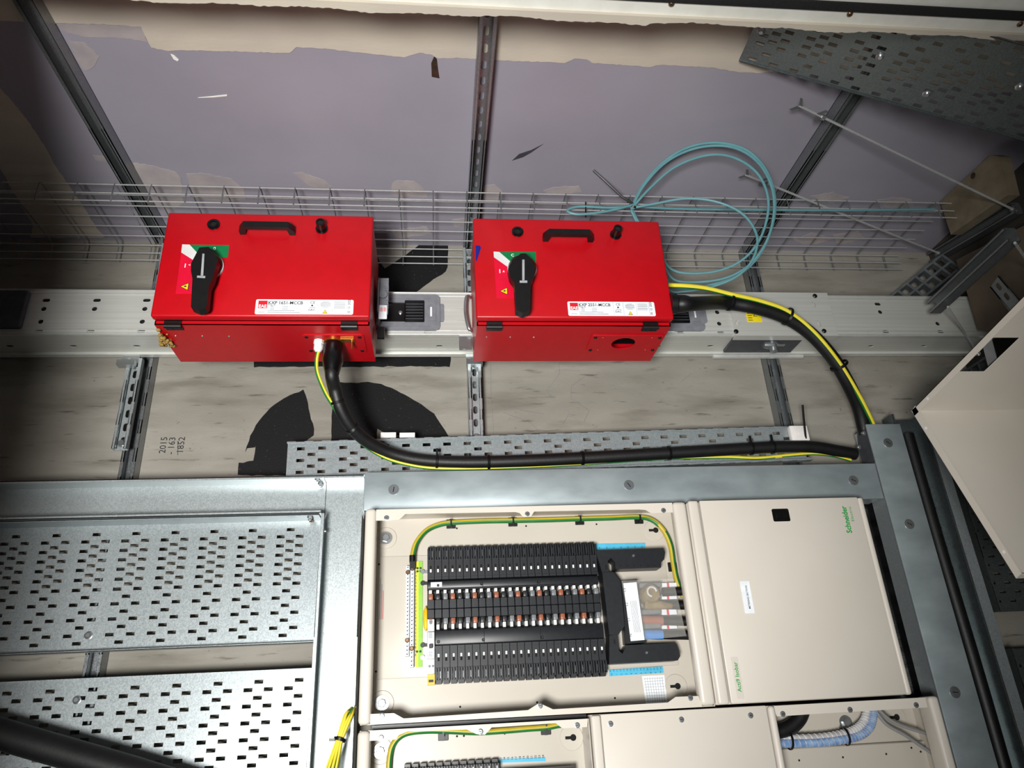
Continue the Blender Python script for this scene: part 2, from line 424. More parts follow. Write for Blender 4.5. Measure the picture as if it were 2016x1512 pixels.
for line in (((1100,712),(1102,735),(1076,770),(1100,795),(1122,812),(1108,835)), ((1150,742),(1125,760),(1124,785),(1160,808),(1150,830)),
             ((992,795),(1030,808),(1070,815)), ((990,812),(1040,830),(1060,846)), ((966,712),(967,780),(972,856)), ((1340,752),(1362,735))):
    scr.tube([A(x, y, d=0.0006) for x, y in line], 0.0006, 4)
part('pencil_scribble', scr, M['ink_grey'], wall_back, 'faint pencil scribbles')

# filler bands, smears and marks on the lilac board
def smear(px, m, name='filler_patch', label=None, jit=1.2, step=7, lift=0.0012, close=None):
    pts = []
    L_ = len(px)
    for i in range(L_ if close is None else L_ - 1):
        a, b = px[i], px[(i + 1) % L_]; n = max(1, int(math.dist(a, b) / step))
        for k in range(n):
            t = k / n; pts.append((a[0] + (b[0]-a[0])*t + random.uniform(-jit, jit), a[1] + (b[1]-a[1])*t + random.uniform(-jit, jit)))
    if close is not None: pts.append(px[-1])
    q = [ud(x, y, VW) for x, y in pts]
    if close is not None: q = q + [(q[-1][0], close), (q[0][0], close)]
    part(name, MB().plate(q, (), (0, VW, 0), UX, DX, lift), m, wall_right, label)
band = [(-250, 36), (0, 40), (90, 44), (205, 47), (278, 52), (288, 76), (298, 93), (330, 100), (350, 98), (445, 100), (570, 104), (584, 92), (640, 95), (700, 102), (795, 112), (826, 103), (850, 107),
        (860, 114), (900, 113), (940, 116), (1010, 119), (1112, 123), (1132, 115), (1155, 116), (1166, 123), (1280, 131), (1298, 127), (1400, 132), (1455, 142), (1490, 143), (1525, 139), (1620, 146), (1800, 160), (2060, 190)]
smear(band, M['filler'], 'filler_band', 'broad cream filler band near the doorway', 0.8, 6, 0.0015, close=JD - 0.002)
smear([(112, 46), (278, 52), (290, 82), (250, 75), (170, 72), (122, 62)], M['filler_thin'])
smear([(-200, -20), (0, 172), (25, 200), (60, 245), (90, 290), (105, 320), (140, 370), (185, 440), (205, 467), (60, 467), (65, 445), (40, 400), (0, 330), (-120, 200)], M['filler'], label='cream filled board joint')
for px in ([(262,320),(300,326),(345,338),(356,350),(362,400),(330,420),(280,380)], [(366,342),(395,340),(455,352),(480,372),(484,392),(440,398),(385,390)],
           [(578,342),(595,340),(640,355),(655,368),(640,376),(610,366)], [(772,360),(780,355),(815,357),(838,372),(842,388),(770,386)], [(950,366),(975,363),(990,378),(985,396),(950,394)],
           [(1070,374),(1090,368),(1140,366),(1146,378),(1080,386)], [(1595,386),(1640,378),(1672,388),(1640,400)], [(1720,396),(1760,389),(1795,392),(1800,404),(1750,410)],
           [(1640,462),(1690,455),(1705,470),(1650,482)], [(135,80),(170,85),(195,110),(185,130),(168,140),(150,115)], [(183,305),(210,308),(212,316),(188,316)],
           [(890,432),(925,428),(930,440),(895,446)], [(770,452),(840,446),(850,460),(780,470)], [(1560,470),(1600,458),(1640,470),(1590,486)]):
    smear(px, M['filler_thin'], lift=0.0009)
fl = MB()
for q in ([(390,192),(420,189),(447,186),(447,188.5),(420,191)], [(336,106),(342,108),(352,117),(350,120),(342,116)]):
    fl.plate([ud(x, y, VW) for x, y in q], (), (0, VW, 0), UX, DX, 0.0016)
part('white_scratch', fl, M['white'], wall_right)
part('dark_scuff', MB().plate([ud(x, y, VW) for x, y in ((1008,316),(1022,303),(1046,295),(1070,283),(1046,300),(1030,309))], (), (0, VW, 0), UX, DX, 0.0008), M['grey_dark'], wall_right)
part('torn_hole', MB().plate([ud(x, y, VW) for x, y in ((850,150),(849,124),(855,110),(860,116),(862,134),(865,153))], (), (0, VW, 0), UX, DX, 0.0022), M['brown_hole'], wall_right, 'brown torn hole in the board')

# ---------------------------------------------------------------------------
# channel struts
# ---------------------------------------------------------------------------
def frame_T(o, a, w, n): 
    return Matrix(((a[0], w[0], n[0], o[0]), (a[1], w[1], n[1], o[1]), (a[2], w[2], n[2], o[2]), (0, 0, 0, 1)))
def channel(start, end, w, n, width=0.041, depth=0.041, slots=True, pitch=0.05, sl=0.028, off=0.03, lip=0.009):
    start, end = Vector(start), Vector(end); a = (end - start); Lg = a.length; a = a / Lg
    if a.cross(Vector(w)).dot(Vector(n)) < 0: w = -Vector(w)
    mb = MB(); mb.T = frame_T(start, a, w, n); h = width / 2; t = 0.0025
    hs = []
    if slots:
        x = off
        while x < Lg - sl: hs.append(slot(x, 0, sl, 0.013)); x += pitch
    mb.plate(rect(0, -h, Lg, h), hs, (0, 0, 0), UX, VX, t)
    for s_ in (-1, 1):
        mb.box((0, s_*h, 0), (Lg, s_*(h - t), depth))
        mb.box((0, s_*h, depth), (Lg, s_*(h - lip), depth - t))
        mb.box((0, s_*(h - lip), depth), (Lg, s_*(h - lip + t), depth - 0.008))
    return mb
bolt_mb = MB().lathe((0,0,0), (0,0,0.010), [(0.012,0),(0.012,0.15),(0.0085,0.16),(0.0085,0.8),(0.007,1)], 12)
bolt_me = shared('bolt', bolt_mb, M['zinc'])
US = {'upper': -0.872, 'middle': 0.127, 'lower': 1.112}
wall_word = {'upper': 'in the dark end beyond the first red box', 'middle': 'between the two red boxes', 'lower': 'behind the aqua cable coil'}
for k, u0 in US.items():
    single('channel_strut', channel((u0, VW, 0.045), (u0, VW, JD - 0.005), UX, -VX, slots=(k != 'upper')), M['strut'],
           f'steel channel strut on the lilac wall {wall_word[k]}', 'strut', 'channel struts on the lilac wall')
UB = {'upper': -0.862, 'middle': 0.124, 'lower': 1.108}
b_word = {'upper': 'near the plug cover at the dark end', 'middle': 'rising between the two red boxes', 'lower': 'beside the curved yellow cable'}
for k, u0 in UB.items():
    st = single('channel_strut', channel((u0, 1.47, 0.0), (u0, -0.75, 0.0), UX, DX, slots=False), M['strut'],
           f'steel channel strut on the concrete wall {b_word[k]}', 'strut', 'channel struts on the concrete wall')
for u0, v0, v1, lab, seed in ((-0.884, 1.018, 0.735, 'short slotted channel hanging from the busbar clamp below the red box with cable', 0),
                        (0.124, 1.02, 0.74, 'short shiny slotted channel below the busbar between the red boxes', 1),
                        (-0.845, 1.43, 1.19, 'short slotted channel above the busbar beside the first red box', 2),
                        (0.118, 1.43, 1.19, 'short slotted channel above the busbar beside the second red box', 3)):
    o_ = (u0, v0, 0.0415)
    t_ = thing('slotted_channel', lab, 'strut', (u0, (v0+v1)/2, 0.05), 'short slotted channels')
    part('channel', channel(o_, (u0, v1, 0.0415), UX, DX, depth=0.021, pitch=0.042, sl=0.025, off=0.045), M['galv'], t_)
    for vv in (v0 - 0.018, v1 + 0.02): piece('bolt', bolt_me, t_, (u0, vv, 0.046))
for u0 in (-0.90, 0.124):
    cb = MB().box((u0-0.025, 1.0, 0.055), (u0+0.025, 1.003, 0.085)).box((u0-0.025, 1.003, 0.052), (u0+0.025, 1.034, 0.0545)).box((u0-0.025, 0.985, 0.0625), (u0+0.025, 1.0, 0.085))
    single('busbar_clamp', cb, M['zinc'], 'small zinc clamp gripping the busbar edge ' + ('above the short channel at the dark end' if u0 < 0 else 'between the red boxes'), 'clamp', 'busbar clamps')

# ---------------------------------------------------------------------------
# wire basket tray along the corner
# ---------------------------------------------------------------------------
bk = thing('wire_basket', 'bright wire basket tray running along the corner behind the red boxes', 'cable tray', (1.66, 1.41, 0.2))
u_a, u_b = -1.72, 1.66
lw = shared('longitudinal_wire', MB().cyl((0, 0, 0), (u_b - u_a, 0, 0), 0.0020, n=8), M['wire'])
for vv, dd in ((1.43, 0.05), (1.43, 0.10), (1.43, 0.15), (1.43, 0.20), (1.43, 0.25), (1.43, 0.30), (1.43, 0.345), (1.40, 0.05), (1.373, 0.05), (1.40, 0.345), (1.373, 0.345)):
    piece('longitudinal_wire', lw, bk, (u_a, vv, dd))
cwm = MB().tube([(0, 1.37, 0.3495), (0, 1.42, 0.3495), (0, 1.433, 0.345), (0, 1.4345, 0.33), (0, 1.4345, 0.065), (0, 1.433, 0.05), (0, 1.42, 0.0455), (0, 1.37, 0.0455)], 0.0019, 6)
cw = shared('cross_wire', cwm, M['wire_shaded'])
k = -9
while True:
    uu = -0.803 + 0.1003 * k; k += 1
    if uu > u_b: break
    if uu > u_a: piece('cross_wire', cw, bk, (uu, 0, 0))

# ---------------------------------------------------------------------------
# busbar trunking
# ---------------------------------------------------------------------------
B0, B1 = 1.030, 1.176; BF = 0.19
bus = thing('busbar_trunking', 'pale aluminium busbar trunking run with slots behind the red boxes', 'busbar', (FLOOR, 1.10, 0.12))
u0b, u1b = TOPU + 0.002, FLOOR - 0.001
def px_holes(lst, d=BF): 
    out = []
    for kind, x, y in lst:
        q = uv(x, y, d)
        out.append(slot(q[0], q[1], 0.021, 0.011) if kind == 's' else circ(q[0], q[1], 0.0072))
    return out
fh = px_holes([('s',91,591),('s',191,591),('s',289,591),('c',86,608),('c',186,608),('c',285,608),('c',80,633),('c',280,633),('s',76,652),('s',178,652),('s',278,652),
               ('s',841.8,655),('s',1419,654),('c',1412,614.5),('c',1416,637),('s',1340,654.6),
               ('s',1622,598.5),('c',1626,614),('c',1631,637),('s',1636,653),('s',1728,598.5),('c',1733,614),('s',1744,653),('c',1846,637),('s',1852,653)])
hs = [h for h in fh]
part('front_plate', MB().plate(rect(u0b, B0, u1b, B1), hs, (0, 0, BF - 0.003), UX, VX, 0.003), M['alu'], bus)
part('rear_plate', MB().box((u0b, B0, 0.055), (u1b, B1, 0.060)), M['alu'], bus)
wh = []
for x in (20, 145, 270, 865, 1294, 1398, 1714, 1818, 920): 
    q = ud(x, 680, B0 + 0.012); wh.append(slot(q[0], q[1], 0.021, 0.012))
part('web', MB().plate(rect(u0b, 0.0605, u1b, BF - 0.0035), wh, (0, B0 + 0.012, 0), UX, DX, 0.003), M['alu'], bus)
part('web', MB().box((u0b, B1 - 0.012, 0.0605), (u1b, B1 - 0.015, BF - 0.0035)), M['alu'], bus)
for dd, h_ in ((BF, 0.010), (0.058, 0.012)):
    part('edge_lip', MB().box((u0b, B0 - 0.0005, dd - 0.012), (u1b, B0 + 0.0025, dd - 0.0005 if dd == BF else dd + 0.006)), M['alu_edge'], bus)
rib_me = shared('rib', MB().rbox((u0b, -0.0022, 0), (u1b, 0.0022, 0.0022), 0.001, 1), M['alu_edge'])
for vv in (1.1735, 1.162, 1.044, 1.0325): piece('rib', rib_me, bus, (0, vv, BF))
inner_rib = shared('rib', MB().rbox((0.0, -0.0015, 0), (0.30, 0.0015, 0.0015), 0.0007, 1), M['alu_edge'])
for vv in (1.118, 1.112, 1.078): piece('rib', inner_rib, bus, (-0.17, vv, BF))
part('slot_shade_core', MB().box((u0b, B0 + 0.022, 0.07), (u1b, B1 - 0.022, 0.180)), M['hole'], bus)  # black filler core, puts the shade inside the slots into colour

def outlet(x0, x1, name_lab, closed=False):
    a = uv(x0, 583, BF)[0]; b = uv(x1, 583, BF)[0]
    v0, v1 = 1.036 + 0.006, 1.036 + 0.128
    if closed:
        return part('outlet_cover', MB().rbox((a, v0, BF), (b, v1, BF + 0.016), 0.008, 3), M['grey_dark'], bus, name_lab)
    fr = MB().plate(rrect(a, v0, b, v1, 0.014), [rrect(a + 0.012, v0 + 0.028, b - 0.048, v1 - 0.028, 0.004, 2)], (0, 0, BF), UX, VX, 0.007)
    fr.plate(rrect(b - 0.004, v0 + 0.03, b + 0.012, v1 - 0.03, 0.006), (), (0, 0, BF), UX, VX, 0.003)
    fr.box((b - 0.042, v0 + 0.03, BF + 0.007), (b - 0.012, v1 - 0.03, BF + 0.009)).box((a, v0 + 0.012, BF + 0.007), (b - 0.03, v0 + 0.016, BF + 0.0085)).box((a, v1 - 0.016, BF + 0.007), (b - 0.03, v1 - 0.012, BF + 0.0085))
    f_ = part('outlet_frame', fr, M['grey'], bus, name_lab)
    part('shutter', MB().box((a + 0.012, v0 + 0.028, BF + 0.0005), (b - 0.048, v1 - 0.028, BF + 0.003)).rbox((b - 0.105, v0 + 0.026, BF + 0.003), (b - 0.046, v1 - 0.022, BF + 0.011), 0.003), M['black_gloss'], f_, 'black sliding shutter')
    gr = MB()
    for i in range(6): gr.box((b - 0.101, v0 + 0.034 + i*0.010, BF + 0.011), (b - 0.050, v0 + 0.0365 + i*0.010, BF + 0.0122))
    part('grip_ribs', gr, M['grey_dark'], f_)
    part('screw', MB().lathe((b - 0.117, v0 + 0.06, BF + 0.003), (b - 0.117, v0 + 0.06, BF + 0.008), [(0.006, 0), (0.006, .6), (0.003, 1)], 12), M['zinc'], f_)
    part('window', MB().box((b - 0.029, v0 + 0.045, BF + 0.009), (b - 0.024, v1 - 0.045, BF + 0.0097)), M['label'], f_)
outlet(742, 866, 'grey plug-in outlet with black shutter'); outlet(1290, 1376, 'grey plug-in outlet beside second red box')
outlet(-50, 62, 'closed dark grey outlet cover', True)
part('warning_sticker', MB().box((uv(1303, 655, BF)[0], 1.040, BF + 0.0022), (uv(1328, 655, BF)[0], 1.052, BF + 0.003)), M['label'], bus)
# joint pack
ja, jb = uv(1437, 600, BF + .008)[0], uv(1634, 600, BF + .008)[0]
jh = [slot(*uv(x, y, BF + .008), 0.011, 0.022) for x, y in ((1452, 637), (1602, 600), (1612, 637))]
jp = part('joint_cover', MB().plate(rect(ja, B0 - 0.002, jb, B1 + 0.004), jh, (0, 0, BF + 0.005), UX, VX, 0.004).box((ja, B0 - 0.006, BF - 0.02), (jb + 0.004, B0 - 0.002, BF + 0.009)), M['alu'], bus, 'flat aluminium joint cover plate')
for x, y in ((1449, 653), (1604, 583), (1622, 652)):
    q = uv(x, y, BF + .009); part('rivet', MB().lathe((q[0], q[1], BF + 0.009), (q[0], q[1], BF + 0.014), [(0.0075, 0), (0.0075, .5), (0.005, 1)], 12), M['black'], jp)
q = uv(1472, 634, BF + .01); q2 = uv(1496, 612, BF + .01)
sk = part('sticker', MB().box((q[0], q[1], BF + 0.009), (q2[0], q2[1], BF + 0.0098)), M['yellow_sticker'], jp, 'yellow torque sticker')
lt = MB()
for i in range(4): lt.box((q[0] + 0.004, q[1] + 0.006 + i*0.008, BF + 0.0098), (q[0] + 0.018, q[1] + 0.008 + i*0.008, BF + 0.0101))
lt.text('Z', (q[0] + 0.021, q[1] + 0.02, BF + 0.0098), UX, VX, 0.02)
part('print', lt, M['ink'], sk)
ca, cb_ = uv(1436, 690, 0.12)[0], uv(1570, 690, 0.12)[0]
part('joint_block', MB().box((ca, B0 - 0.001, 0.075), (cb_, B0 + 0.008, 0.165)), M['grey_dark'], bus, 'dark recess of the joint')
part('joint_saddle', MB().box((ca - 0.03, B0 - 0.012, 0.052), (cb_ + 0.05, B0 - 0.002, 0.062)), M['alu_edge'], bus)
q = ud(1521, 679, B0 - 0.004)
part('joint_bolt', MB().lathe((q[0] - 0.03, B0 - 0.004, q[1]), (q[0] - 0.002, B0 - 0.004, q[1]), [(0.010, 0), (0.014, .5), (0.016, 1)], 12).lathe((q[0], B0, q[1]), (q[0], B0 - 0.028, q[1]), [(0.019, 0), (0.019, .25), (0.013, .26), (0.012, 1)], 12).box((q[0]+0.018, B0-0.006, q[1]-0.006), (q[0]+0.04, B0-0.003, q[1]+0.006)), M['zinc'], bus, 'zinc hexagon joint bolt')

# ---------------------------------------------------------------------------
# perforated trays and sheet trunking
# ---------------------------------------------------------------------------
def tray(label, o, a, w, n, Lg, width, flange, holes, m, group=None, bolts=(), lip=0.006, name='perforated_tray', noflange=(), flange_b=None):
    """a slotted tray: bed in the frame (a along, w across, n out of the wall), two folded flanges"""
    o = Vector(o); a = Vector(a).normalized(); w = Vector(w).normalized(); n = Vector(n).normalized()
    c = o + a * Lg / 2 + w * width / 2
    t_ = thing(name, label, 'cable tray', c, group)
    T = frame_T(o, a, w, n)
    mb = MB(); mb.T = T
    t = 0.0014
    if a.cross(w).dot(n) > 0: mb.plate(rect(0, 0, Lg, width), holes, (0, 0, 0), UX, VX, t)
    else: mb.plate([(y, x) for x, y in rect(0, 0, Lg, width)], [[(y, x) for x, y in h] for h in holes], (0, 0, 0), VX, UX, t)
    part('bed', mb, m, t_)
    for side, y in (('a', 0), ('b', width)):
        if side in noflange: continue
        f = MB(); f.T = T; s_ = 1 if y == 0 else -1; fh_ = flange_b if (flange_b and y) else flange
        f.box((0, y, 0), (Lg, y + s_*t, fh_)).box((0, y, fh_), (Lg, y + s_*lip, fh_ - t))
        part('side_flange', f, m, t_)
    for bx, by in bolts:
        f = MB(); f.T = T; f.lathe((bx, by, t), (bx, by, t + 0.006), [(0.010, 0), (0.010, .2), (0.008, .3), (0.0045, 1)], 14)
        part('bolt', f, M['zinc'], t_)
    return t_
def pair_grid(u_first, u_last, p, pair_rows, mid_rows, sw, sh, origin):
    hs = []; k = 0; u = u_first
    while u < u_last:
        for vv in pair_rows: hs.append(rect(u - sw/2 - origin[0], vv - sh/2 - origin[1], u + sw/2 - origin[0], vv + sh/2 - origin[1]))
        if k % 2 == 0 and u + p/2 < u_last:
            for vv in mid_rows: hs.append(rect(u + p/2 - sw/2 - origin[0], vv - sh/2 - origin[1], u + p/2 + sw/2 - origin[0], vv + sh/2 - origin[1]))
        u += p; k += 1
    return hs
TD = 0.058
# first tray of the dark end
rows_m = [A(569, y, d=TD)[1] for y in (1043, 1066, 1084, 1102.5, 1120.6, 1139.4, 1163, 1191.5, 1220.7, 1250.5)]
rows_p = [A(590, y, d=TD)[1] for y in (1056, 1074, 1092, 1110, 1129, 1148, 1176, 1205, 1234.8)]
ua = A(553, 1056, d=TD)[0]; p_ = (ua - A(325, 1062, d=TD)[0]) / 6
tu0, tu1 = TOPU + 0.05, -0.312
V0a, V1a = 0.192, 0.5165
hs = pair_grid(ua - 26 * p_, tu1 - 0.013, p_, rows_p, rows_m, 0.0210, 0.0085, (tu0, V0a))
hs = [h for h in hs if h[0][0] > 0.005]
bu = A(175, 1251, d=TD)
tray('wide slotted steel tray beside the cream boards, nearer the concrete gap and closer-slotted', (tu0, V0a, TD), UX, VX, DX, tu1 - tu0, V1a - V0a, 0.030, hs, M['galv_dull'], 'slotted trays at the bright end', [(bu[0] - tu0, bu[1] - V0a)], lip=0.003, flange_b=0.066)
# second tray
rows_m = [A(587, y, d=TD)[1] for y in (1338.7, 1370, 1402.5, 1434.5, 1468, 1501.6)]; rows_m += [rows_m[-1] - 0.0425 * k for k in range(1, 5)]
rows_p = [A(566, y, d=TD)[1] for y in (1324.0, 1355, 1387, 1419.8, 1452.6, 1486)]; rows_p += [rows_p[-1] - 0.0425 * k for k in range(1, 5)]
ua = A(566, 1387, d=TD)[0]; p_ = (ua - A(321, 1402, d=TD)[0]) / 6
V0b, V1b = -0.30, 0.1325
hs = pair_grid(ua - 26 * p_, tu1 - 0.013, p_, [r for r in rows_p if r > V0b + .02 and r < V1b - 0.008], [r for r in rows_m if r > V0b + .02], 0.0215, 0.0092, (tu0, V0b))
hs = [h for h in hs if h[0][0] > 0.005]
bu = A(152, 1378, d=TD)
tray('wide slotted steel tray crossed by a thick black cable, wider-spaced slots', (tu0, V0b, TD), UX, VX, DX, tu1 - tu0, V1b - V0b, 0.030, hs, M['galv_dull'], 'slotted trays at the bright end', [(bu[0] - tu0, bu[1] - V0b)])
# tray carrying the black cable, laid slightly askew
o2 = A(567, 873, d=0.080); e2 = A(1578, 841, d=0.080); ax = (e2 - o2); Lg2 = ax.length; ax.normalize(); wx = DX.cross(ax)
wd = 0.112; o3 = o2 - wx * wd
hs = []
sx0 = 0.037
for k in range(26):
    x = sx0 + k * 0.0594
    for r in (0.018, 0.053, 0.088): hs.append(rect(x - 0.011, wd - r - 0.0048, x + 0.011, wd - r + 0.0048))
    if k % 2 == 0:
        for r in (0.036, 0.071): hs.append(rect(x + 0.0302 - 0.011, wd - r - 0.0048, x + 0.0302 + 0.011, wd - r + 0.0048))
hs = [h for h in hs if max(q[0] for q in h) < Lg2 - 0.01]
bk_tray = tray('narrow slotted steel tray behind the long black cable above the lidded trunking', o3, ax, wx, DX, Lg2, wd, 0.0145, hs, M['galv_dull'])
part('end_block', MB().rbox(A(1555, 866, d=0.085) - V3(0, 0.008, 0.003), A(1585, 846, d=0.085) + V3(0, 0.008, 0.016), 0.002), M['nylon'], bk_tray, 'white plastic end block')
part('coupler', MB().box((A(750,864,d=.082)), (A(780,854,d=.082) + V3(0,0,.012))).box(A(787,864,d=.082), A(817,855,d=.082) + V3(0,0,.014)), M['nylon'], bk_tray)
# tray leaning on the lilac wall
pa = A(1455, 117, v=1.462); pb = A(1490, 38, v=1.462); pc = A(2016, 275, d=pa[2])
ax = (pc - pa).normalized(); wx = DX; nn = wx.cross(ax); 
Lg3 = (FLOOR - pa[0]) / ax[0]; wd3 = 0.228
if nn[1] > 0: nn = -nn
hs = []
for k in range(int(Lg3 / 0.0525)):
    x = 0.03 + k * 0.0525
    for r in (0.012, 0.058, 0.082, 0.106, 0.130, 0.176, 0.216): hs.append(rect(x - 0.0105, r - 0.0045, x + 0.0105, r + 0.0045))
    if k % 2 == 0:
        for r in (0.034, 0.070, 0.094, 0.118, 0.153, 0.20): hs.append(rect(x + 0.026 - 0.0105, r - 0.0045, x + 0.026 + 0.0105, r + 0.0045))
hs = [h for h in hs if max(q[0] for q in h) < Lg3 - 0.01]
lean = tray('dark slotted tray standing on the floor and leaning against the lilac wall', pa, ax, wx, nn, Lg3, wd3, 0.006, hs, M['galv_shaded'], lip=0.002,
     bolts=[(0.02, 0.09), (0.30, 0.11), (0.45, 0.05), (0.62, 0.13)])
# dark trays by the floor end
def vtray(label, u0, u1, v0, v1, d, fl, rows, pitch, grp):
    hs = []
    k = 0; y = 0.03
    while y < (v1 - v0) - 0.02:
        for j, r in enumerate(rows):
            if (j + k) % 2 == 0: hs.append(rect(y - 0.0035, r - 0.010, y + 0.0035, r + 0.010))
        y += pitch; k += 1
    return tray(label, (u1, v0, d), VX, -UX, DX, v1 - v0, u1 - u0, fl, hs, M['galv_shaded'], grp)
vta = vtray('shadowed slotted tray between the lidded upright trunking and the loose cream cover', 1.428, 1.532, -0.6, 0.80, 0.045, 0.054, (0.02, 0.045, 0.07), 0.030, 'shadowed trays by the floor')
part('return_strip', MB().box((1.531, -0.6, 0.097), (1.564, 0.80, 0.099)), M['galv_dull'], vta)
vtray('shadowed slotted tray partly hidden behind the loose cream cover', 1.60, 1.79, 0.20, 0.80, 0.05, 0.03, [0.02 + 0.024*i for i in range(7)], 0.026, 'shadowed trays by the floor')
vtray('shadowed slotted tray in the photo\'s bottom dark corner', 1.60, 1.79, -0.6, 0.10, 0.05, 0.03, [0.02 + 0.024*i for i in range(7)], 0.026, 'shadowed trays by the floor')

t = 0.0018
TB, TF = 0.0605, 0.13
def nutbolt(p, nrm, parent, m=None):
    p = Vector(p); nrm = Vector(nrm)
    part('nut', MB().lathe(p, p + nrm * 0.007, [(0.0075, 0), (0.0075, .75), (0.006, 1)], 6).cyl(p, p + nrm * 0.011, 0.0035, n=10), m or M['zinc'], parent)
tr = thing('cable_trunking', 'open galvanised trunking channel above the slotted trays', 'trunking', (-0.31, 0.57, 0.095), 'galvanised trunking')
ue = -0.306
part('base', MB().box((TOPU + .01, 0.519, TB), (ue, 0.622, TB + t)), M['galv'], tr)
part('side_wall', MB().box((TOPU + .01, 0.6205, TB + t), (ue, 0.6225, TF)).box((TOPU + .01, 0.6155, TF - t), (ue, 0.6225, TF)), M['galv'], tr)
part('side_wall', MB().box((TOPU + .01, 0.5185, TB + t), (ue, 0.5205, TF)).box((TOPU + .01, 0.5185, TF - t), (ue, 0.5255, TF)), M['galv'], tr)
for x, y in ((625, 941), (631, 950)):
    q = A(x, y, v=0.6205); nutbolt((q[0], 0.6205, min(max(q[2], .07), .122)), (0, -1, 0), tr)
for x, y in ((622, 1017),):
    q = A(x, y, v=0.5185); nutbolt((q[0] - .012, 0.515, .112), (0, -1, 0), tr)
nutbolt((A(622, 1027, v=.5185)[0] - .006, 0.515, .086), (0, -1, 0), tr, M['copper_screw'])
t2 = thing('cable_trunking', 'open galvanised trunking upright between the slotted trays and cream boards', 'trunking', (-0.195, 0.0, 0.095), 'galvanised trunking')
part('base', MB().box((-0.3045, -0.75, TB), (-0.1965, 0.622, TB + t)), M['galv'], t2)
part('side_wall', MB().box((-0.3045, -0.75, TB + t), (-0.3025, 0.517, TF)).box((-0.3045, -0.75, TF - t), (-0.2965, 0.517, TF)), M['galv'], t2)
part('side_wall', MB().box((-0.1985, -0.75, TB + t), (-0.1965, 0.512, TF)).box((-0.2045, -0.75, TF - t), (-0.1965, 0.512, TF)), M['galv'], t2)
part('side_wall', MB().box((-0.3045, 0.6205, TB + t), (-0.1965, 0.6225, TF)).box((-0.3045, 0.6155, TF - t), (-0.1965, 0.6225, TF)), M['galv'], t2)
q = A(641, 1045, d=.12); nutbolt((-0.3025, q[1], .115), (1, 0, 0), t2)
t3 = thing('cable_trunking', 'galvanised trunking with a lid and three turnbuckles above the open cream board', 'trunking', (1.30, 0.57, 0.1), 'galvanised trunking')
LT, LB = 0.628, 0.520
part('body', MB().box((-0.1955, LB + .004, TB), (1.300, LT - .004, TB + t)).box((-0.1955, LT - .006, TB + t), (1.300, LT - .004, TF)).box((-0.1955, LB + .004, TB + t), (1.300, LB + .006, TF)), M['galv'], t3)
lid = part('lid', MB().rbox((-0.193, LB, TF + 0.0005), (1.3035, LT, TF + 0.0065), 0.0025), M['lid'], t3)
def turnbuckle(x, y, parent, d=TF + 0.0065, ang=70):
    q = A(x, y, d=d); c = Vector((q[0], q[1], d))
    o_ = part('turnbuckle', MB().lathe(c, c + V3(0, 0, .0025), [(0.0145, 0), (0.0145, .6), (0.0115, .62), (0.0110, 1)], 20), M['zinc'], parent)
    s_ = MB(); s_.T = Matrix.Translation(c) @ Matrix.Rotation(math.radians(ang), 4, 'Z'); s_.box((-0.0075, -0.0011, .0026), (0.0075, 0.0011, .0030))
    part('slot', s_, M['hole'], o_)
turnbuckle(775, 964, lid, ang=80); turnbuckle(1238, 955, lid, ang=-55); turnbuckle(1680, 946, lid, ang=-25)
t4 = thing('cable_trunking', 'galvanised upright trunking with turnbuckled lid beside the closed metering door', 'trunking', (1.42, 0.0, 0.1), 'galvanised trunking')
part('body', MB().box((1.3115, -0.75, TB), (1.4145, 0.748, TB + t)).box((1.3115, -0.75, TB + t), (1.3135, 0.748, TF)).box((1.4125, -0.75, TB + t), (1.4145, 0.748, TF)).box((1.3115, 0.746, TB + t), (1.4145, 0.748, TF)), M['galv'], t4)
lid = part('lid', MB().rbox((1.3065, -0.75, TF + 0.0015), (1.4175, 0.752, TF + 0.009), 0.0025), M['lid'], t4)
for x, y, g in ((1748, 872, -40), (1790, 1032, -30), (1880, 1363, -5)): turnbuckle(x, y, lid, TF + 0.009, g)
gp = part('gland_plate', MB().plate([(0.745, 0.128), (0.745, 0.075), (0.70, 0.062), (0.632, 0.062), (0.632, 0.128)], (), (1.3112, 0, 0), VX, DX, 0.0022), M['grey_dark'], t4, 'grey folded gland plate')
for vv, dd in ((0.70, 0.075), (0.73, 0.118)): nutbolt((1.309, vv, dd), (-1, 0, 0), gp)
# backing between board and upright trunking, shade put into its near-black colour
single('backing_plate', MB().box((0.68, -0.03, 0.043), (1.425, 0.545, 0.0445)), M['shaded_gloss'], 'glossy backing sheet, shade put into its near-black colour, between metering door and upright trunking', 'panel')

# ---------------------------------------------------------------------------
# red tap-off boxes
# ---------------------------------------------------------------------------
def tri_sign(mb, cx, cy, s, o, m_edge, m_fill, ex=UX, ey=VX, z=0.0):
    """a warning triangle pointing along ey, centred at (cx, cy)"""
    for k, mm, dz in ((1.0, m_edge, 0.0002), (0.78, m_fill, 0.0004)):
        mb.plate([(cx - 0.58*s*k, cy - 0.42*s*k), (cx + 0.58*s*k, cy - 0.42*s*k), (cx, cy + 0.62*s*k)], (), Vector(o) + ex.cross(ey) * (z + dz), ex, ey, 0.0002, mm)

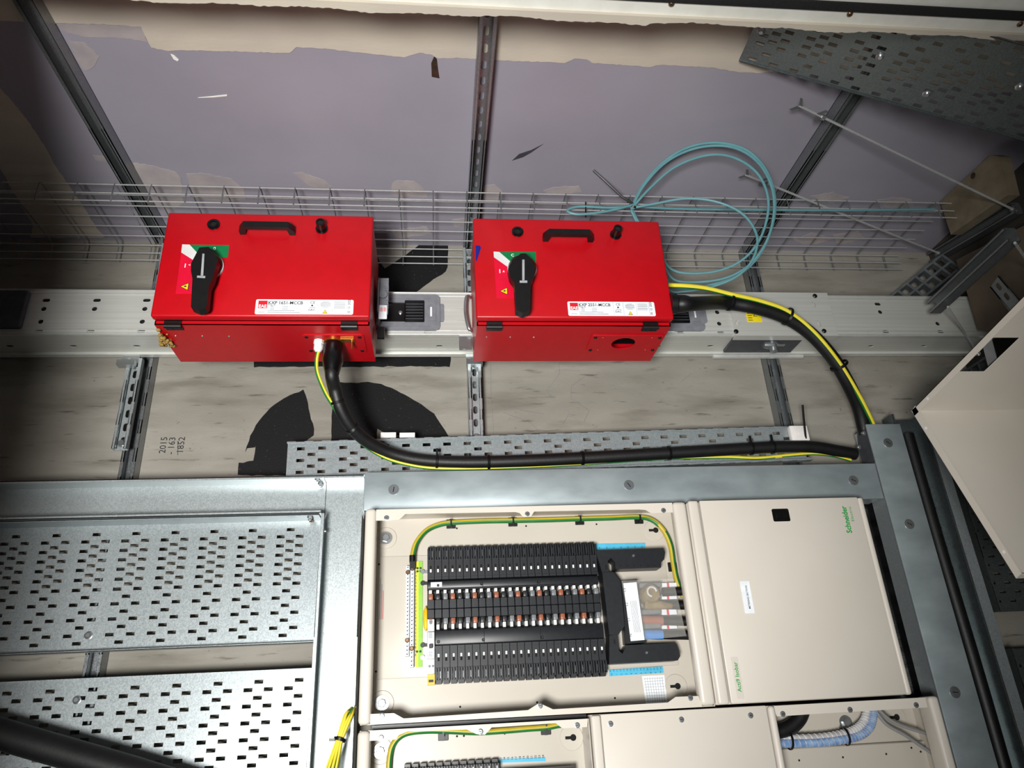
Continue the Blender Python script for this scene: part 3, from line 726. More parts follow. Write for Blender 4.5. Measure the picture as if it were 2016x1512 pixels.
def tap_off(label, u0, u1, px, hole):
    """px: a dict of picture points on the lid and on the underside"""
    v0, v1 = 0.941, 1.268; db, df, dl = 0.193, 0.405, 0.432; t = 0.003
    t_ = thing('tap_off_box', label, 'electrical box', (u1, (v0 + v1) / 2, 0.31), 'red tap-off boxes on the busbar')
    L1 = lambda x, y, d=dl: A(px['ox'] + x * 0.248, 400 + y * 0.248, d=d)      # points read in the enlarged crop of the box
    L2 = lambda x, y, d=dl: (lambda p: (p[0], p[1]))(L1(x, y, d))
    LB_ = lambda x, y: A(px['ox'] + x * 0.248, 400 + y * 0.248, v=v0)
    # body: a hollow sheet shell, its underside cut for the glands
    body = MB().box((u0, v1 - t, db), (u1, v1, df)).box((u0, v0 + t, db), (u0 + t, v1 - t, df)).box((u1 - t, v0 + t, db), (u1, v1 - t, df)).box((u0 + t, v0 + t, db), (u1 - t, v1 - t, db + t))
    gx = [LB_(*q) for q in px['gland']]
    ga, gb = gx[0][0], gx[1][0]; gd0, gd1 = gx[0][2], gx[1][2]
    ga, gb = min(ga, gb), max(ga, gb); gd0, gd1 = min(gd0, gd1), max(gd0, gd1)
    mid = ((ga + gb) / 2, (gd0 + gd1) / 2)
    cut = [rrect(ga + 0.012, gd0 + 0.010, gb - 0.012, gd1 - 0.010, 0.006)] if hole else []
    body.plate(rect(u0, db, u1, df), cut, (0, v0 + t, 0), UX, DX, t)
    body.box((u0, v0, df - 0.002), (u1, v0 + 0.012, df)).box((u0, v1 - 0.012, df - 0.002), (u1, v1, df))
    part('body', body, M['red'], t_)
    lid = part('lid', MB().rbox((u0 - 0.003, v0 + 0.010, df + 0.004), (u1 + 0.003, v1 + 0.003, dl), 0.005, 3), M['red'], t_)
    # hinges
    hm = shared('hinge', MB().box((-0.021, -0.004, -0.020), (0.021, 0, -0.001)).box((-0.021, -0.002, 0.002), (0.021, 0.010, 0.006)).cyl((-0.021, -0.004, 0.002), (0.021, -0.004, 0.002), 0.0062, n=12).box((-0.0005, -0.0106, -0.004), (0.0005, -0.009, 0.007)), M['black'])
    for x in px['hinges']: piece('hinge', hm, t_, (LB_(x, 960)[0], v0, df - 0.001))
    # rivets
    rv = shared('rivet', MB().lathe((0, 0, 0), (0, -0.002, 0), [(0.0028, 0), (0.0018, 1)], 8), M['zinc'])
    for q in px['rivets']: p = LB_(*q); piece('rivet', rv, t_, (p[0], v0, p[2]))
    # gland plate with corner screws
    gp = MB().plate(rrect(ga, gd0, gb, gd1, 0.008), [circ(*[(lambda p: (p[0], p[2]))(LB_(*hole))][0], 0.0335, 28)] if hole else [], (0, v0, 0), UX, DX, 0.003)
    g_ = part('gland_plate', gp, M['red'], t_)
    sm = shared('screw', MB().lathe((0, 0, 0), (0, -0.003, 0), [(0.0052, 0), (0.0052, .5), (0.003, 1)], 10), M['black'])
    for a_ in (ga + 0.012, gb - 0.012):
        for d_ in (gd0 + 0.011, gd1 - 0.011): piece('screw', sm, g_, (a_, v0 - 0.003, d_))
    if hole:
        rvr = shared('rivet', MB().lathe((0, 0, 0), (0, -0.0015, 0), [(0.0026, 0), (0.0016, 1)], 8), M['red'])
        part('hole_shade_block', MB().rbox((u0 + .03, v0 + .045, db + .02), (u1 - .03, v1 - .03, df - .03), .004, 1), M['black'], t_, 'added black block painting the shade behind the cable hole')  # black block added so the inside looks shaded through the hole
        for a_, d_ in ((ga + .034, gd1 - .012), (gb - .034, gd1 - .012), (ga + .034, gd0 + .012), (gb - .034, gd0 + .012)):
            piece('rivet', rvr, g_, (a_, v0 - 0.003, d_))
    # carrying handle
    ha, hb = L2(*px['handle'][0]), L2(*px['handle'][1]); Lh = hb[0] - ha[0]; hv = ha[1]
    prof = [(0, 0), (.015, 0), (.019, .024), (Lh - .019, .024), (Lh - .015, 0), (Lh, 0), (Lh, .016), (Lh - .014, .036), (.014, .036), (0, .016)]
    hd = MB().plate(prof, (), (ha[0], hv + 0.017, dl), UX, DX, 0.018)
    part('handle', hd, M['black'], lid, 'black carrying handle')
    # quarter-turn locks
    for (x, y), tall in px['locks']:
        q = L2(x, y); c = Vector((q[0], q[1], dl))
        h_ = 0.032 if tall else 0.007
        lk = part('lid_lock', MB().lathe(c, c + DX * h_, [(0.0165, 0), (0.0165, .004 / h_), (0.0125, .0045 / h_), (0.0120, 1), (0.008, 1.0), (0.008, 1 - .005 / h_)], 20), M['black_gloss'], lid)
        part('keyhole', MB().cyl(c + DX * (h_ - 0.0049), c + DX * (h_ - 0.004), 0.0079, n=12), M['hole'], lk)
    # switch label and rotary switch
    sl = MB()
    for key, mm in (('crimson', 0), ('silver', 1), ('green', 2)):
        pts = [L2(x, y) for x, y in px[key]]
        sl.plate(pts[::-1], (), (0, 0, dl + 0.0001 * mm), UX, VX, 0.0006, mm)
    p = L2(*px['warn']); tri_sign(sl, p[1], -p[0], 0.021, (0, 0, dl + 0.0008), 3, 4, VX, -UX)
    sl.plate([(p[0]-.004, p[1]-.001), (p[0]+.002, p[1]-.002), (p[0]+.004, p[1]+.002), (p[0]-.001, p[1]+.003)], (), (0, 0, dl + 0.0016), UX, VX, 0.0003, 3)
    for body_t, pos, sz in px['marks']:
        q = L2(*pos); sl.text(body_t, (q[0], q[1], dl + 0.0008), UX, VX, sz, 5, 'CENTER', 0.02)
    slo = part('switch_label', sl, [M['crimson'], M['silver_lab'], M['green_lab'], M['ink'], M['amber'], M['label']], lid, 'red, silver and green switch label')
    kc = L2(*px['knob'], dl); c = Vector((kc[0], kc[1], dl + 0.0008))
    rs = part('rotary_switch', MB().lathe(c + DX*0.006, c + DX * 0.030, [(0.038, 0), (0.037, .35), (0.031, .8), (0.026, 1)], 28), M['black'], lid, 'black rotary switch')
    part('collar', MB().lathe(c, c + DX * 0.006, [(0.040, 0), (0.040, .8), (0.038, 1)], 28), M['grey_light'], rs)
    lv = MB().plate([L2(x, y, dl + 0.05) for x, y in px['lever']][::-1], (), (0, 0, dl + 0.026), UX, VX, 0.026)
    part('lever', lv, M['black'], rs)
    pt = MB()
    for q in px['pointer']: pt.plate([L2(x, y, dl + 0.052) for x, y in q][::-1], (), (0, 0, dl + 0.0521), UX, VX, 0.0012)
    part('pointer', pt, M['pointer'], rs, 'silver pointer mark')
    # rating label
    c4 = [L2(*q) for q in px['rating']]
    lx0 = (c4[0][0] + c4[3][0]) / 2; lx1 = (c4[1][0] + c4[2][0]) / 2; ly1 = (c4[0][1] + c4[1][1]) / 2; ly0 = (c4[2][1] + c4[3][1]) / 2
    w, h = lx1 - lx0, ly1 - ly0
    rl = part('rating_label', MB().plate(rrect(lx0, ly0, lx1, ly1, 0.004), (), (0, 0, dl), UX, VX, 0.0006), M['label'], lid, 'white rating label')
    z = dl + 0.0006
    F = lambda fx, fy: (lx0 + w * fx, ly1 - h * fy)
    pr = MB()
    a = F(.026, .60); b = F(.118, .09); pr.box((a[0], a[1], z), (b[0], b[1], z + .0003), 1)
    a = F(.072, .56); pr.text('EAE', (a[0], a[1], z + .0003), UX, VX, 0.0125, 2, 'CENTER', 0.03, sx=0.95)
    a = F(.124, .33); pr.text(px['title'], (a[0], a[1], z), UX, VX, 0.0130, 0, bold=0.018, sx=0.93)
    a = F(.124, .43); pr.text('Plug In', (a[0], a[1], z), UX, VX, 0.0072, 0)
    def bar(fx0, fx1, fy, m_=3, th=0.0010):
        a_, b_ = F(fx0, fy), F(fx1, fy); pr.box((a_[0], a_[1] - th, z), (b_[0], b_[1], z + .0005), m_)
    for y_ in (.46, .56, .65): bar(.15, .19, y_); bar(.27, .33, y_)
    bar(.125, .40, .74); bar(.03, .10, .86); bar(.125, .455, .86, 3, .0013)
    for x_ in (.52, .636, .785, .93):
        a_, b_ = F(x_, .04), F(x_ + .0015, .95); pr.box((a_[0], b_[1], z), (b_[0], a_[1], z + .0005), 4)
    a = F(.578, .28); pr.text('CE', (a[0], a[1], z), UX, VX, 0.0105, 0, 'CENTER')
    a = F(.575, .40); pr.plate(circ(a[0], a[1], 0.0026, 8), (), (0, 0, z), UX, VX, 0.0002)
    bar(.545, .61, .53); a = F(.575, .77); pr.text('EAC', (a[0], a[1], z), UX, VX, 0.0095, 0, 'CENTER')
    for i, y_ in enumerate((.15, .22, .29, .36, .43, .50)): bar(.66 + (.02 if i in (0, 5) else 0), .765 - (.02 if i in (0, 5) else 0), y_)
    for i, y_ in enumerate((.15, .26, .34, .46, .55)): bar(.80, .915, y_)
    a = F(.71, .82); tri_sign(pr, a[0], a[1], 0.011, (0, 0, z), 0, 5)
    a = F(.966, .92); pr.text('30  12  2022', (a[0], a[1], z), VX, -UX, 0.0088, 0, bold=0.01, sx=0.92)
    part('print', pr, [M['ink'], M['ink_red'], M['label'], M['ink_grey'], M['ink_grey'], M['amber']], rl)
    return t_, (ga, gb, gd0, gd1), LB_

boxA, gA, LBA = tap_off('red tap-off box at the bright end with the cable boot hanging under it', -0.704, -0.168, dict(
    ox=280, gland=[(1262, 1040), (1785, 1178)], hinges=(240, 1640), rivets=[(264, 1052), (476, 1054), (688, 1056)],
    handle=[(778, 248), (1216, 258)], locks=[((568, 172), False), ((1426, 205), True)],
    crimson=[(310, 395), (420, 450), (450, 560), (400, 720), (265, 720)], silver=[(318, 328), (376, 330), (500, 440), (420, 462), (310, 392)], green=[(376, 330), (690, 335), (681, 429), (560, 440), (480, 440)],
    warn=(342, 664), marks=[('I', (340, 512), 0.017), ('0', (573, 374), 0.014), ('<', (375, 500), 0.009)],
    knob=(525, 510), lever=[(455, 355), (530, 350), (560, 385), (600, 450), (560, 600), (530, 660), (515, 812), (500, 835), (448, 852), (388, 826), (400, 600), (388, 540), (390, 480)],
    pointer=[[(479, 402), (495, 404), (485, 582), (465, 580)], [(437, 577), (502, 580), (500, 596), (435, 592)]],
    rating=[(905, 765), (1678, 768), (1675, 885), (893, 883)], title='KXP 1651-MCCB'), None)
boxB, gB, LBB = tap_off('red tap-off box with an empty round cable hole underneath, next to the aqua coil', 0.113, 0.642, dict(
    ox=880, gland=[(1150, 1045), (1655, 1172)], hinges=(378, 1625), rivets=[(315, 1062), (503, 1063), (690, 1064)],
    handle=[(760, 304), (1157, 304)], locks=[((560, 230), False), ((1338, 252), True)],
    crimson=[(372, 425), (500, 510), (560, 600), (530, 755), (393, 755)], silver=[(370, 385), (415, 388), (530, 480), (500, 520), (372, 430)], green=[(415, 388), (705, 388), (708, 475), (600, 490), (520, 478)],
    warn=(456, 700), marks=[('I', (420, 556), 0.017), ('A', (450, 550), 0.008), ('C', (520, 424), 0.012)],
    knob=(595, 528), lever=[(585, 402), (625, 402), (660, 440), (700, 500), (690, 590), (665, 640), (660, 850), (600, 876), (548, 850), (535, 640), (500, 590), (485, 520), (520, 460)],
    pointer=[[(597, 450), (615, 450), (615, 618), (597, 618)], [(577, 616), (637, 616), (637, 633), (577, 633)]],
    rating=[(955, 785), (1643, 782), (1657, 895), (965, 897)], title='KXP 2551-MCCB'), (1398, 1108))
# blue sticker wrapping the second box's edge
q = [A(880 + .248*x, 400 + .248*y, d=0.432) for x, y in ((226, 335), (262, 338), (270, 356), (255, 400), (236, 460), (228, 460))]
part('blue_sticker', MB().plate([(a[0], a[1]) for a in q][::-1], (), (0, 0, 0.432), UX, VX, 0.0007), M['blue_mark'], boxB, 'small dark blue sticker')
q1, q2 = A(917, 586, d=.20), A(924, 652, d=.20)
part('clamp_hook', MB().tube(smooth([q1 + V3(.012, 0, 0), q1 + V3(.002, -.006, .010), (q1 + q2) / 2 + V3(-.006, 0, .014), q2 + V3(-.002, .006, .010), q2 + V3(.008, 0, 0)], 6), .006, 10), M['zinc'], boxB, 'bright clamp hook')
q1 = A(904, 690, d=.18); part('clamp_plate', MB().rbox(q1, (0.1105, 1.0295, .186), .001, 1), M['zinc'], boxB)
# packing foam at the first box's far corner
fm = MB(); random.seed(5)
for k in range(60):
    c = Vector((-0.700 + random.gauss(0, .006), 0.936 + random.gauss(-.002, .004), 0.33 + random.gauss(0, .02)))
    e_ = random.uniform(.002, .006); fm.rbox(c - V3(e_, e_*.7, e_), c + V3(e_, e_*.7, e_), e_*.5, 1)
part('foam_scrap', fm, M['foam'], boxA, 'torn yellow foam scrap')
# side plug bracket of the first box
br = MB().plate([(1.05, 0.22), (1.05, 0.30), (1.145, 0.30), (1.165, 0.285), (1.165, 0.22)], (), (-0.158, 0, 0), VX, DX, 0.003)
br.box((-0.166, 1.045, 0.215), (-0.158, 1.17, 0.235))
br.box((-0.155, 1.05, 0.272), (-0.130, 1.17, 0.275))
for vv in (1.068, 1.074, 1.080, 1.095, 1.127, 1.133, 1.139): br.box((-0.142, vv, 0.275), (-0.129, vv + 0.0025, 0.279))
br.cyl((-0.145, 1.112, 0.275), (-0.145, 1.112, 0.283), 0.0125, n=18)
pb_ = part('plug_bracket', br, M['grey'], boxA, 'grey plug bracket')
part('bracket_label', MB().rbox((-0.156, 1.032, 0.276), (-0.132, 1.077, 0.281), 0.002), M['label'], pb_)
lb = MB().box((-0.152, 1.055, 0.281), (-0.144, 1.068, 0.2815)).box((-0.142, 1.055, 0.281), (-0.135, 1.068, 0.2815))
part('print', lb, M['pink'], pb_)
part('latch_tab', MB().box((-0.160, 0.985, 0.245), (-0.140, 1.020, 0.255)), M['black'], pb_)
# glands
cA = LBA(1402, 1085); cg = Vector((cA[0], 0.938, cA[2]))
part('cable_gland', MB().lathe(cg, cg - VX * 0.034, [(0.0135, 0), (0.0135, .25), (0.0115, .27), (0.0125, .35), (0.0125, .75), (0.009, .9), (0.006, 1)], 8), M['nylon'], boxA, 'white nylon gland')
cB = LBA(1522, 1098); cb = Vector((cB[0], 0.938, cB[2] + 0.002))
part('cable_boot', MB().lathe(cb - VX * .004, cb - VX * 0.095, [(0.024, 0), (0.0265, .04), (0.0275, .15), (0.0275, .62), (0.0215, .85), (0.0185, 1)], 24), M['black_gloss'], boxA, 'black cable boot')
bt = MB().cyl(cb, cb - VX * .005, 0.0275, n=24).box(cb + V3(0.02, -0.004, 0.006), cb + V3(0.055, -0.001, 0.024)).lathe(cb + V3(.05, 0, .014), cb + V3(.05, -0.026, .014), [(.0075, 0), (.0075, .2), (.003, .21), (.003, 1)], 10)
part('earth_tag', bt, M['brass'], boxA, 'brass earth tag and screw')
cR = A(1318, 598, u=0.642); cr = Vector((0.642, cR[1], max(cR[2], 0.30)))
part('cable_gland', MB().lathe(cr, cr + UX * 0.055, [(0.029, 0), (0.029, .3), (0.0255, .35), (0.0245, .8), (0.0215, 1)], 20), M['black'], boxB, 'black cable gland')

# ---------------------------------------------------------------------------
# cables
# ---------------------------------------------------------------------------
def tie_ring(c, tan, r, squash=1.0, flat=0.0022):
    c = Vector(c); tan = Vector(tan).normalized(); e = tan.orthogonal().normalized(); g = tan.cross(e)
    mb = MB()
    ring = [(c + (e * math.cos(k * math.pi / 9) + g * math.sin(k * math.pi / 9)) * r) for k in range(18)]
    for s_ in (-1, 0, 1): mb.tube([q + tan * s_ * flat for q in ring], flat * .8, 6, closed=True)
    return mb
def near(path, p):
    i = min(range(len(path)), key=lambda k: (path[k] - p).length)
    return path[i], (path[min(i + 1, len(path) - 1)] - path[max(i - 1, 0)])
c1 = [cb - VX * .07, cb - VX * .10] + [A(x, y, d=d) for x, y, d in ((659, 765, .285), (669, 800, .262), (690, 838, .225), (722, 868, .182), (768, 892, .142), (830, 906, .124), (920, 910, .118), (1040, 907, .116),
      (1180, 900, .115), (1300, 893, .115), (1440, 885, .115), (1530, 880, .115), (1600, 880, .112), (1650, 888, .104), (1684, 894, .098))]
c1s = smooth(c1, 8)
cable1 = thing('power_cable', 'thick black armoured cable sweeping from the first red box along the narrow tray', 'cable', c1s[-1])
part('sheath', MB().tube(c1s, 0.0178, 16), M['rubber'], cable1)
for x, y in ((670, 788), (702, 838), (857, 910), (965, 910), (1140, 903), (1312, 893), (1475, 883), (1513, 882)):
    p, tn = near(c1s, A(x, y, d=.26 if x < 680 else .22 if x < 720 else .10))
    part('cable_tie', tie_ring(p, tn, 0.0195), M['tie'], cable1)
    if x in (857, 1475, 1513): part('tie_tail', MB().box(p + V3(-.003, .014, .004), p + V3(.003, .036, .010)), M['tie'], cable1)
e1 = [cg - VX * .03] + [A(x, y, d=d) for x, y, d in ((623, 710, .31), (625, 735, .305), (640, 772, .29), (658, 802, .265), (682, 842, .225), (716, 876, .18), (760, 902, .145), (810, 916, .127), (860, 922, .118), (950, 922, .112), (1080, 917, .106),
      (1180, 911, .100), (1300, 903, .098), (1420, 900, .098), (1490, 902, .098), (1545, 897, .098), (1600, 893, .096), (1640, 897, .095), (1675, 906, .095))]
single('earth_cable', MB().tube(smooth(e1, 8), 0.0052, 8, stripe=V3(-.85, -.42, -.32).normalized()), [M['yellow'], M['green']], 'thin yellow and green earth cable beside the long black cable from the first box', 'cable')
c2 = [cr + UX * .02, cr + UX * .06] + [A(x, y, d=d) for x, y, d in ((1420, 596, .30), (1480, 604, .29), (1540, 622, .275), (1590, 652, .255), (1636, 700, .225), (1668, 752, .185), (1690, 800, .135), (1700, 838, .105))]
c2 = c2 + [Vector((c2[-1][0] + .004, 0.735, .10))]
c2s = smooth(c2, 8)
cable2 = thing('power_cable', 'thick black armoured cable arching from the second red box down to the upright trunking', 'cable', c2s[-1])
part('sheath', MB().tube(c2s, 0.0205, 16), M['rubber'], cable2)
e2_ = [Vector((0.640, A(1312, 562, d=.33)[1], .33))] + [A(x, y, d=d) for x, y, d in ((1345, 563, .33), (1390, 568, .325), (1440, 580, .318), (1500, 594, .307), (1552, 614, .292), (1602, 654, .268), (1650, 712, .23), (1688, 774, .18), (1708, 812, .145), (1719, 836, .118))]
e2_.append(Vector((e2_[-1][0] + .002, 0.735, .112)))
e2s = smooth(e2_, 8)
single('earth_cable', MB().tube(e2s, 0.0075, 10, stripe=V3(-.3, -.45, -.85).normalized()), [M['yellow'], M['green']], 'bright yellow earth cable arching beside the second black cable', 'cable')
for x, y in ((1425, 592), (1548, 628), (1655, 722)):
    p, tn = near(c2s, A(x, y, d=.28 if x < 1600 else .215))
    q, _ = near(e2s, p)
    mid_ = p + (q - p).normalized() * .006
    part('cable_tie', tie_ring(mid_, tn, 0.0265, flat=.0024), M['tie'], cable2)
q = e2s[-1]
part('grommet', MB().lathe((q[0], .748, q[2]), (q[0], .757, q[2]), [(.012, 0), (.012, .6), (.009, 1)], 14), M['nylon'], t4, 'white nylon grommet')
single('cable_tie', MB().tube(smooth([A(1590, 900, d=.085), A(1586, 860, d=.10), A(1582, 822, d=.125), A(1580, 797, d=.14)], 4), .0034, 6), M['tie'], 'long black cable tie tail standing up near the white end block', 'cable tie')
single('power_cable', MB().tube(smooth([A(x, y, d=d) for x, y, d in ((-220, 1395, .125), (-60, 1428, .13), (60, 1462, .135), (150, 1488, .14), (260, 1520, .145), (420, 1570, .15))], 8), 0.033, 16), M['rubber'], 'thick black cable crossing the wider-spaced slotted tray', 'cable')

# aqua fibre coil
T0 = Vector((0.60, 1.378, 0.362)); P1 = Vector((0.785, 1.418, 0.585)); P2 = Vector((0.849, 1.175, 0.25))
npl = (P1 - T0).cross(P2 - T0).normalized()
def AP(x, y, p0, n):
    r = RC.transposed() @ Vector(((x - 1008) / FPX, -(y - 756) / FPX, -1)); return EYE + r * ((p0 - EYE).dot(n) / r.dot(n))
loops = [
 [(1243,410),(1262,370),(1300,325),(1350,293),(1410,282),(1470,297),(1510,340),(1526,400),(1516,460),(1490,510),(1450,545),(1400,562),(1345,570),(1318,560),(1296,510),(1262,450),(1243,412)],
 [(1243,410),(1270,362),(1315,317),(1375,291),(1440,290),(1490,318),(1519,368),(1523,425),(1506,482),(1470,526),(1420,550),(1352,556),(1320,545),(1298,500),(1262,447),(1244,412)],
 [(1244,410),(1280,370),(1330,328),(1395,305),(1450,312),(1495,346),(1513,400),(1500,462),(1468,506),(1420,531),(1362,538),(1320,528),(1297,490),(1262,444),(1243,411)],
 [(1243,409),(1290,400),(1350,390),(1410,396),(1462,420),(1490,462),(1484,505),(1455,540),(1405,562),(1350,572),(1318,568),(1300,520),(1264,455),(1243,412)],
]
cm = MB()
for li, l in enumerate(loops):
    off = npl * (0.004 * (li - 1.5)) * (1 if npl[2] > 0 else -1)
    cm.tube(smooth([AP(x, y, T0, npl) + off for x, y in l], 8), 0.0038, 8)
coil = thing('fibre_cable_coil', 'coil of thin aqua cable hanging from the basket beside the second red box', 'cable', (0.95, 1.3, 0.36))
part('coiled_cable', cm, M['aqua'], coil)
tl = MB()
tl.tube(smooth([T0, A(1200, 409, d=.37), A(1140, 407, d=.372), A(1117, 415, d=.374), A(1140, 422, d=.376), A(1195, 416, d=.375), T0 + V3(0, 0, .008)], 8), .0038, 8)
tl.tube(smooth([T0 + V3(0, -.002, .003), A(1330, 411, d=.352), A(1480, 413, d=.353), A(1660, 414, d=.353), A(1840, 412, d=.353)], 6), .0036, 8)
part('cable_tail', tl, M['aqua'], coil)
part('cable_tie', tie_ring(T0, (A(1262, 370, d=.4) - T0), 0.013, flat=.0018).tube([T0 + V3(0, .004, .006), A(1225, 388, d=.38), A(1190, 355, d=.40), A(1168, 335, d=.415)], .0034, 6), M['tie'], coil, 'black cable tie with a long tail')
part('cable_tie', MB().tube([A(1153, 398, d=.36), A(1153, 412, d=.378), A(1153, 428, d=.36)], .0022, 6), M['tie'], coil)

# ---------------------------------------------------------------------------
# cream distribution boards
# ---------------------------------------------------------------------------
PB, PF = 0.10, 0.20
def fit_text(mb, body, o, ex, ey, size, length, m=0, bold=0.0, lift=0.0006):
    vs_, _ = glyphs(body, 'LEFT', bold); wd_ = max(x for x, y in vs_) * size
    mb.text(body, o, ex, ey, size, m, 'LEFT', bold, lift, sx=length / wd_)
def z1(x, y, d=PF): return A(700 + .2976*x, 980 + .2976*y, d=d)
def z2(x, y, d=PF): return A(1030 + .2977*x, 980 + .2976*y, d=d)
def P2D(pts): return [(p[0], p[1]) for p in pts]
def flat(mb, pts, d, t, m=0):
    q = P2D(pts); a = sum(q[i][0]*q[(i+1) % len(q)][1] - q[(i+1) % len(q)][0]*q[i][1] for i in range(len(q)))
    return mb.plate(q if a > 0 else q[::-1], (), (0, 0, d), UX, VX, t, m)
screw_me = shared('screw', MB().lathe((0,0,0), (0,0,0.003), [(0.0068,0),(0.0068,.4),(0.005,.5),(0.004,1)], 12).box((-.003,-.0006,.003),(.003,.0006,.0033),1), [M['zinc'], M['hole']])
bigbolt_me = shared('bolt', MB().lathe((0,0,0),(0,0,0.002),[(0.0175,0),(0.0175,1)],20).lathe((0,0,0.002),(0,0,0.010),[(0.0105,0),(0.0105,.8),(0.009,1)],6), M['zinc'])
boss_me = shared('boss', MB().lathe((0,0,0),(0,0,0.0022),[(0.030,0),(0.0285,1),(0.020,1),(0.0195,.3)],28), M['cream_pan'])
keyhole_me = shared('keyhole', MB().lathe((0,0,0),(0,0,0.0016),[(0.030,0),(0.0285,1)],28).cyl((0.004,0,.0016),(0.004,0,.0019),.0078,n=14,m=1).box((-.016,-.0035,.0016),(.004,.0035,.0019),1), [M['cream_pan'], M['hole']])
dot_me = shared('fixing_hole', MB().cyl((0,0,0),(0,0,0.0003),.0026,n=10), M['hole'])
clip_me = shared('tie_mount', MB().rbox((-.0125,-.0125,0),(.0125,.0125,.005),.001,1).box((-.004,-.013,.005),(.004,.013,.008)), M['black'])

# way modules, fingers and tags (shared meshes)
mod = MB().box((-.0088,0,0),(.0088,.052,.034)).box((-.0088,.052,0),(.0088,.080,.026))
for s_ in (-1, 0, 1): mod.box((s_*.0066-.0019,.052,.026),(s_*.0066+.0019,.081,.040))
mod.box((-.0070,.080,0),(.0070,.089,.022)).box((-.0088,.0,.034),(.0088,.006,.038)).box((-.0024,.018,.034),(.0024,.036,.0352),1).box((-.0022,.019,.0352),(.0022,.027,.0368),2)
mod.box((-.0050,.060,.026),(-.0032,.076,.030),3).box((.0032,.060,.026),(.0050,.076,.030),3)
module_me = shared('way_module', mod, [M['pan_black'], M['hole'], M['finger'], M['zinc']])
cover_me = shared('way_cover', MB().rbox((-.0092,0,0),(.0092,.023,.030),.0012,1).rbox((-.0092,.0235,0),(.0092,.047,.030),.0012,1), M['pan_black'])
finger_me = shared('busbar_finger', MB().box((-.0036,0,0),(.0036,.012,.028)), M['finger'])
tags = {c: shared('phase_tag', MB().rbox((-.0058,0,0),(.0058,.015,.036),.002,2).box((-.0045,.006,.036),(.0045,.0075,.0368)), M['phase_' + c]) for c in ('brown', 'black', 'grey')}
term_me = shared('terminal_screw', MB().lathe((0,0,0),(0,0,.003),[(.0042,0),(.0042,.7),(.003,1)],10).cyl((0,0,.003),(0,0,.0032),.0018,n=6,m=1), [M['label'], M['hole']])

def shell(t_, u0, u1, v0, v1, posts=True, back=PB):
    pan = MB().box((u0, v0, back - .002), (u1, v1, back))
    part('pan', pan, M['cream_pan'], t_)
    for a_ in ((u0, u0 + .002), (u1 - .002, u1)): part('side_wall', MB().box((a_[0], v0, back), (a_[1], v1, PF - .008)), M['cream_pan'], t_)
    for a_ in ((v0, v0 + .002), (v1 - .002, v1)): part('side_wall', MB().box((u0 + .002, a_[0], back), (u1 - .002, a_[1], PF - .008)), M['cream_pan'], t_)

# ---- the open board
D0, D1 = -0.181, 0.6835; DV0, DV1 = -0.0065, 0.505
db = thing('distribution_board', 'open cream distribution board with rows of charcoal circuit ways', 'distribution board', (D1, .25, .15))
shell(db, D0 + .004, D1, DV0, DV1)
part('edge_post', MB().rbox((D0, DV0, PF - .04), (D0 + .029, DV1 + .003, PF + .006), .010, 3), M['cream'], db)
up = A(1323, 990, d=PF)[0]
part('edge_post', MB().rbox((up, DV0 + .002, PF - .03), (D1 - .001, DV1 + .002, PF + .006), .010, 3), M['cream'], db)
top = [A(x, y, d=PF) for x, y in ((740,1004),(740,1025),(785,1024),(798,1012),(1015,1008),(1023,1010),(1030,1018),(1045,1017),(1052,1007),(1259,1003),(1271,1004),(1283,1011),(1325,1009))] + [V3(up, DV1, 0), V3(D0 + .028, DV1, 0)]
top = top[1:]
part('front_flange', flat(MB(), top, PF - .002, .002), M['cream'], db)
bot = [A(x, y, d=PF) for x, y in ((728.6,1405.8),(775.7,1404),(794.6,1414.5),(1039.6,1398),(1058.5,1386),(1066,1386),(1088.6,1396.4),(1315,1383),(1330,1372),(1375,1370))]
bot = bot + [V3(up + .004, DV0, 0), V3(D0 + .028, DV0, 0)]
part('front_flange', flat(MB(), bot, PF - .002, .002), M['cream'], db)
for x, y in ((761,1019.6),(1038,1012),(1306,1005),(752,1409.5),(1063,1389.5),(1359,1374)):
    p = A(x, y, d=PF); piece('screw', screw_me, db, (p[0], p[1], PF))
for x, y in ((759.6, 1059.5), (752, 1384.5)):
    p = A(x, y, d=PB); piece('boss', boss_me, db, (p[0], p[1], PB)); piece('bolt', bigbolt_me, db, (p[0], p[1], PB + .001))
for x, y in ((1288, 1044), (1331, 1351)):
    p = A(x, y, d=PB); piece('keyhole', keyhole_me, db, (p[0], p[1], PB))
for q in (z1(155,440,PB), z1(135,1150,PB), z1(692,1383,PB), z1(670,202,PB), z1(1128,187,PB), z2(485,175,PB), z2(858,490,PB), z2(785,503,PB), z2(92,1353,PB), z2(607,1325,PB)):
    piece('fixing_hole', dot_me, db, (q[0], q[1], PB))
inner = part('inner_plate', MB().rbox((D0 + .034, A(760,1337,d=PB)[1], PB), (up - .01, A(760,1096,d=PB)[1], PB + .004), .002), M['cream_pan'], db)
for x, y in ((888,1030),(1010,1026),(1142,1023),(1259,1021),(1326,1115)):
    p = A(x, y, d=PB + .012); piece('tie_mount', clip_me, db, (p[0], p[1], PB))
    part('cable_tie', MB().box((p[0]-.0022, p[1]-.009, PB+.008), (p[0]+.0022, p[1]+.009, PB+.0225)), M['tie'], db)
ec = smooth([A(x, y, d=d) for x, y, d in ((812,1106,.125),(813,1090,.125),(820,1068,.122),(838,1046,.118),(862,1034,.115),(890,1029,.114),(950,1026,.114),(1010,1025,.114),(1080,1023.5,.114),(1142,1021.5,.114),(1200,1020,.114),(1256,1018,.114),(1284,1024,.115),(1306,1044,.117),(1320,1074,.118),(1326,1112,.118),(1333,1145,.120),(1345,1175,.122))], 8)
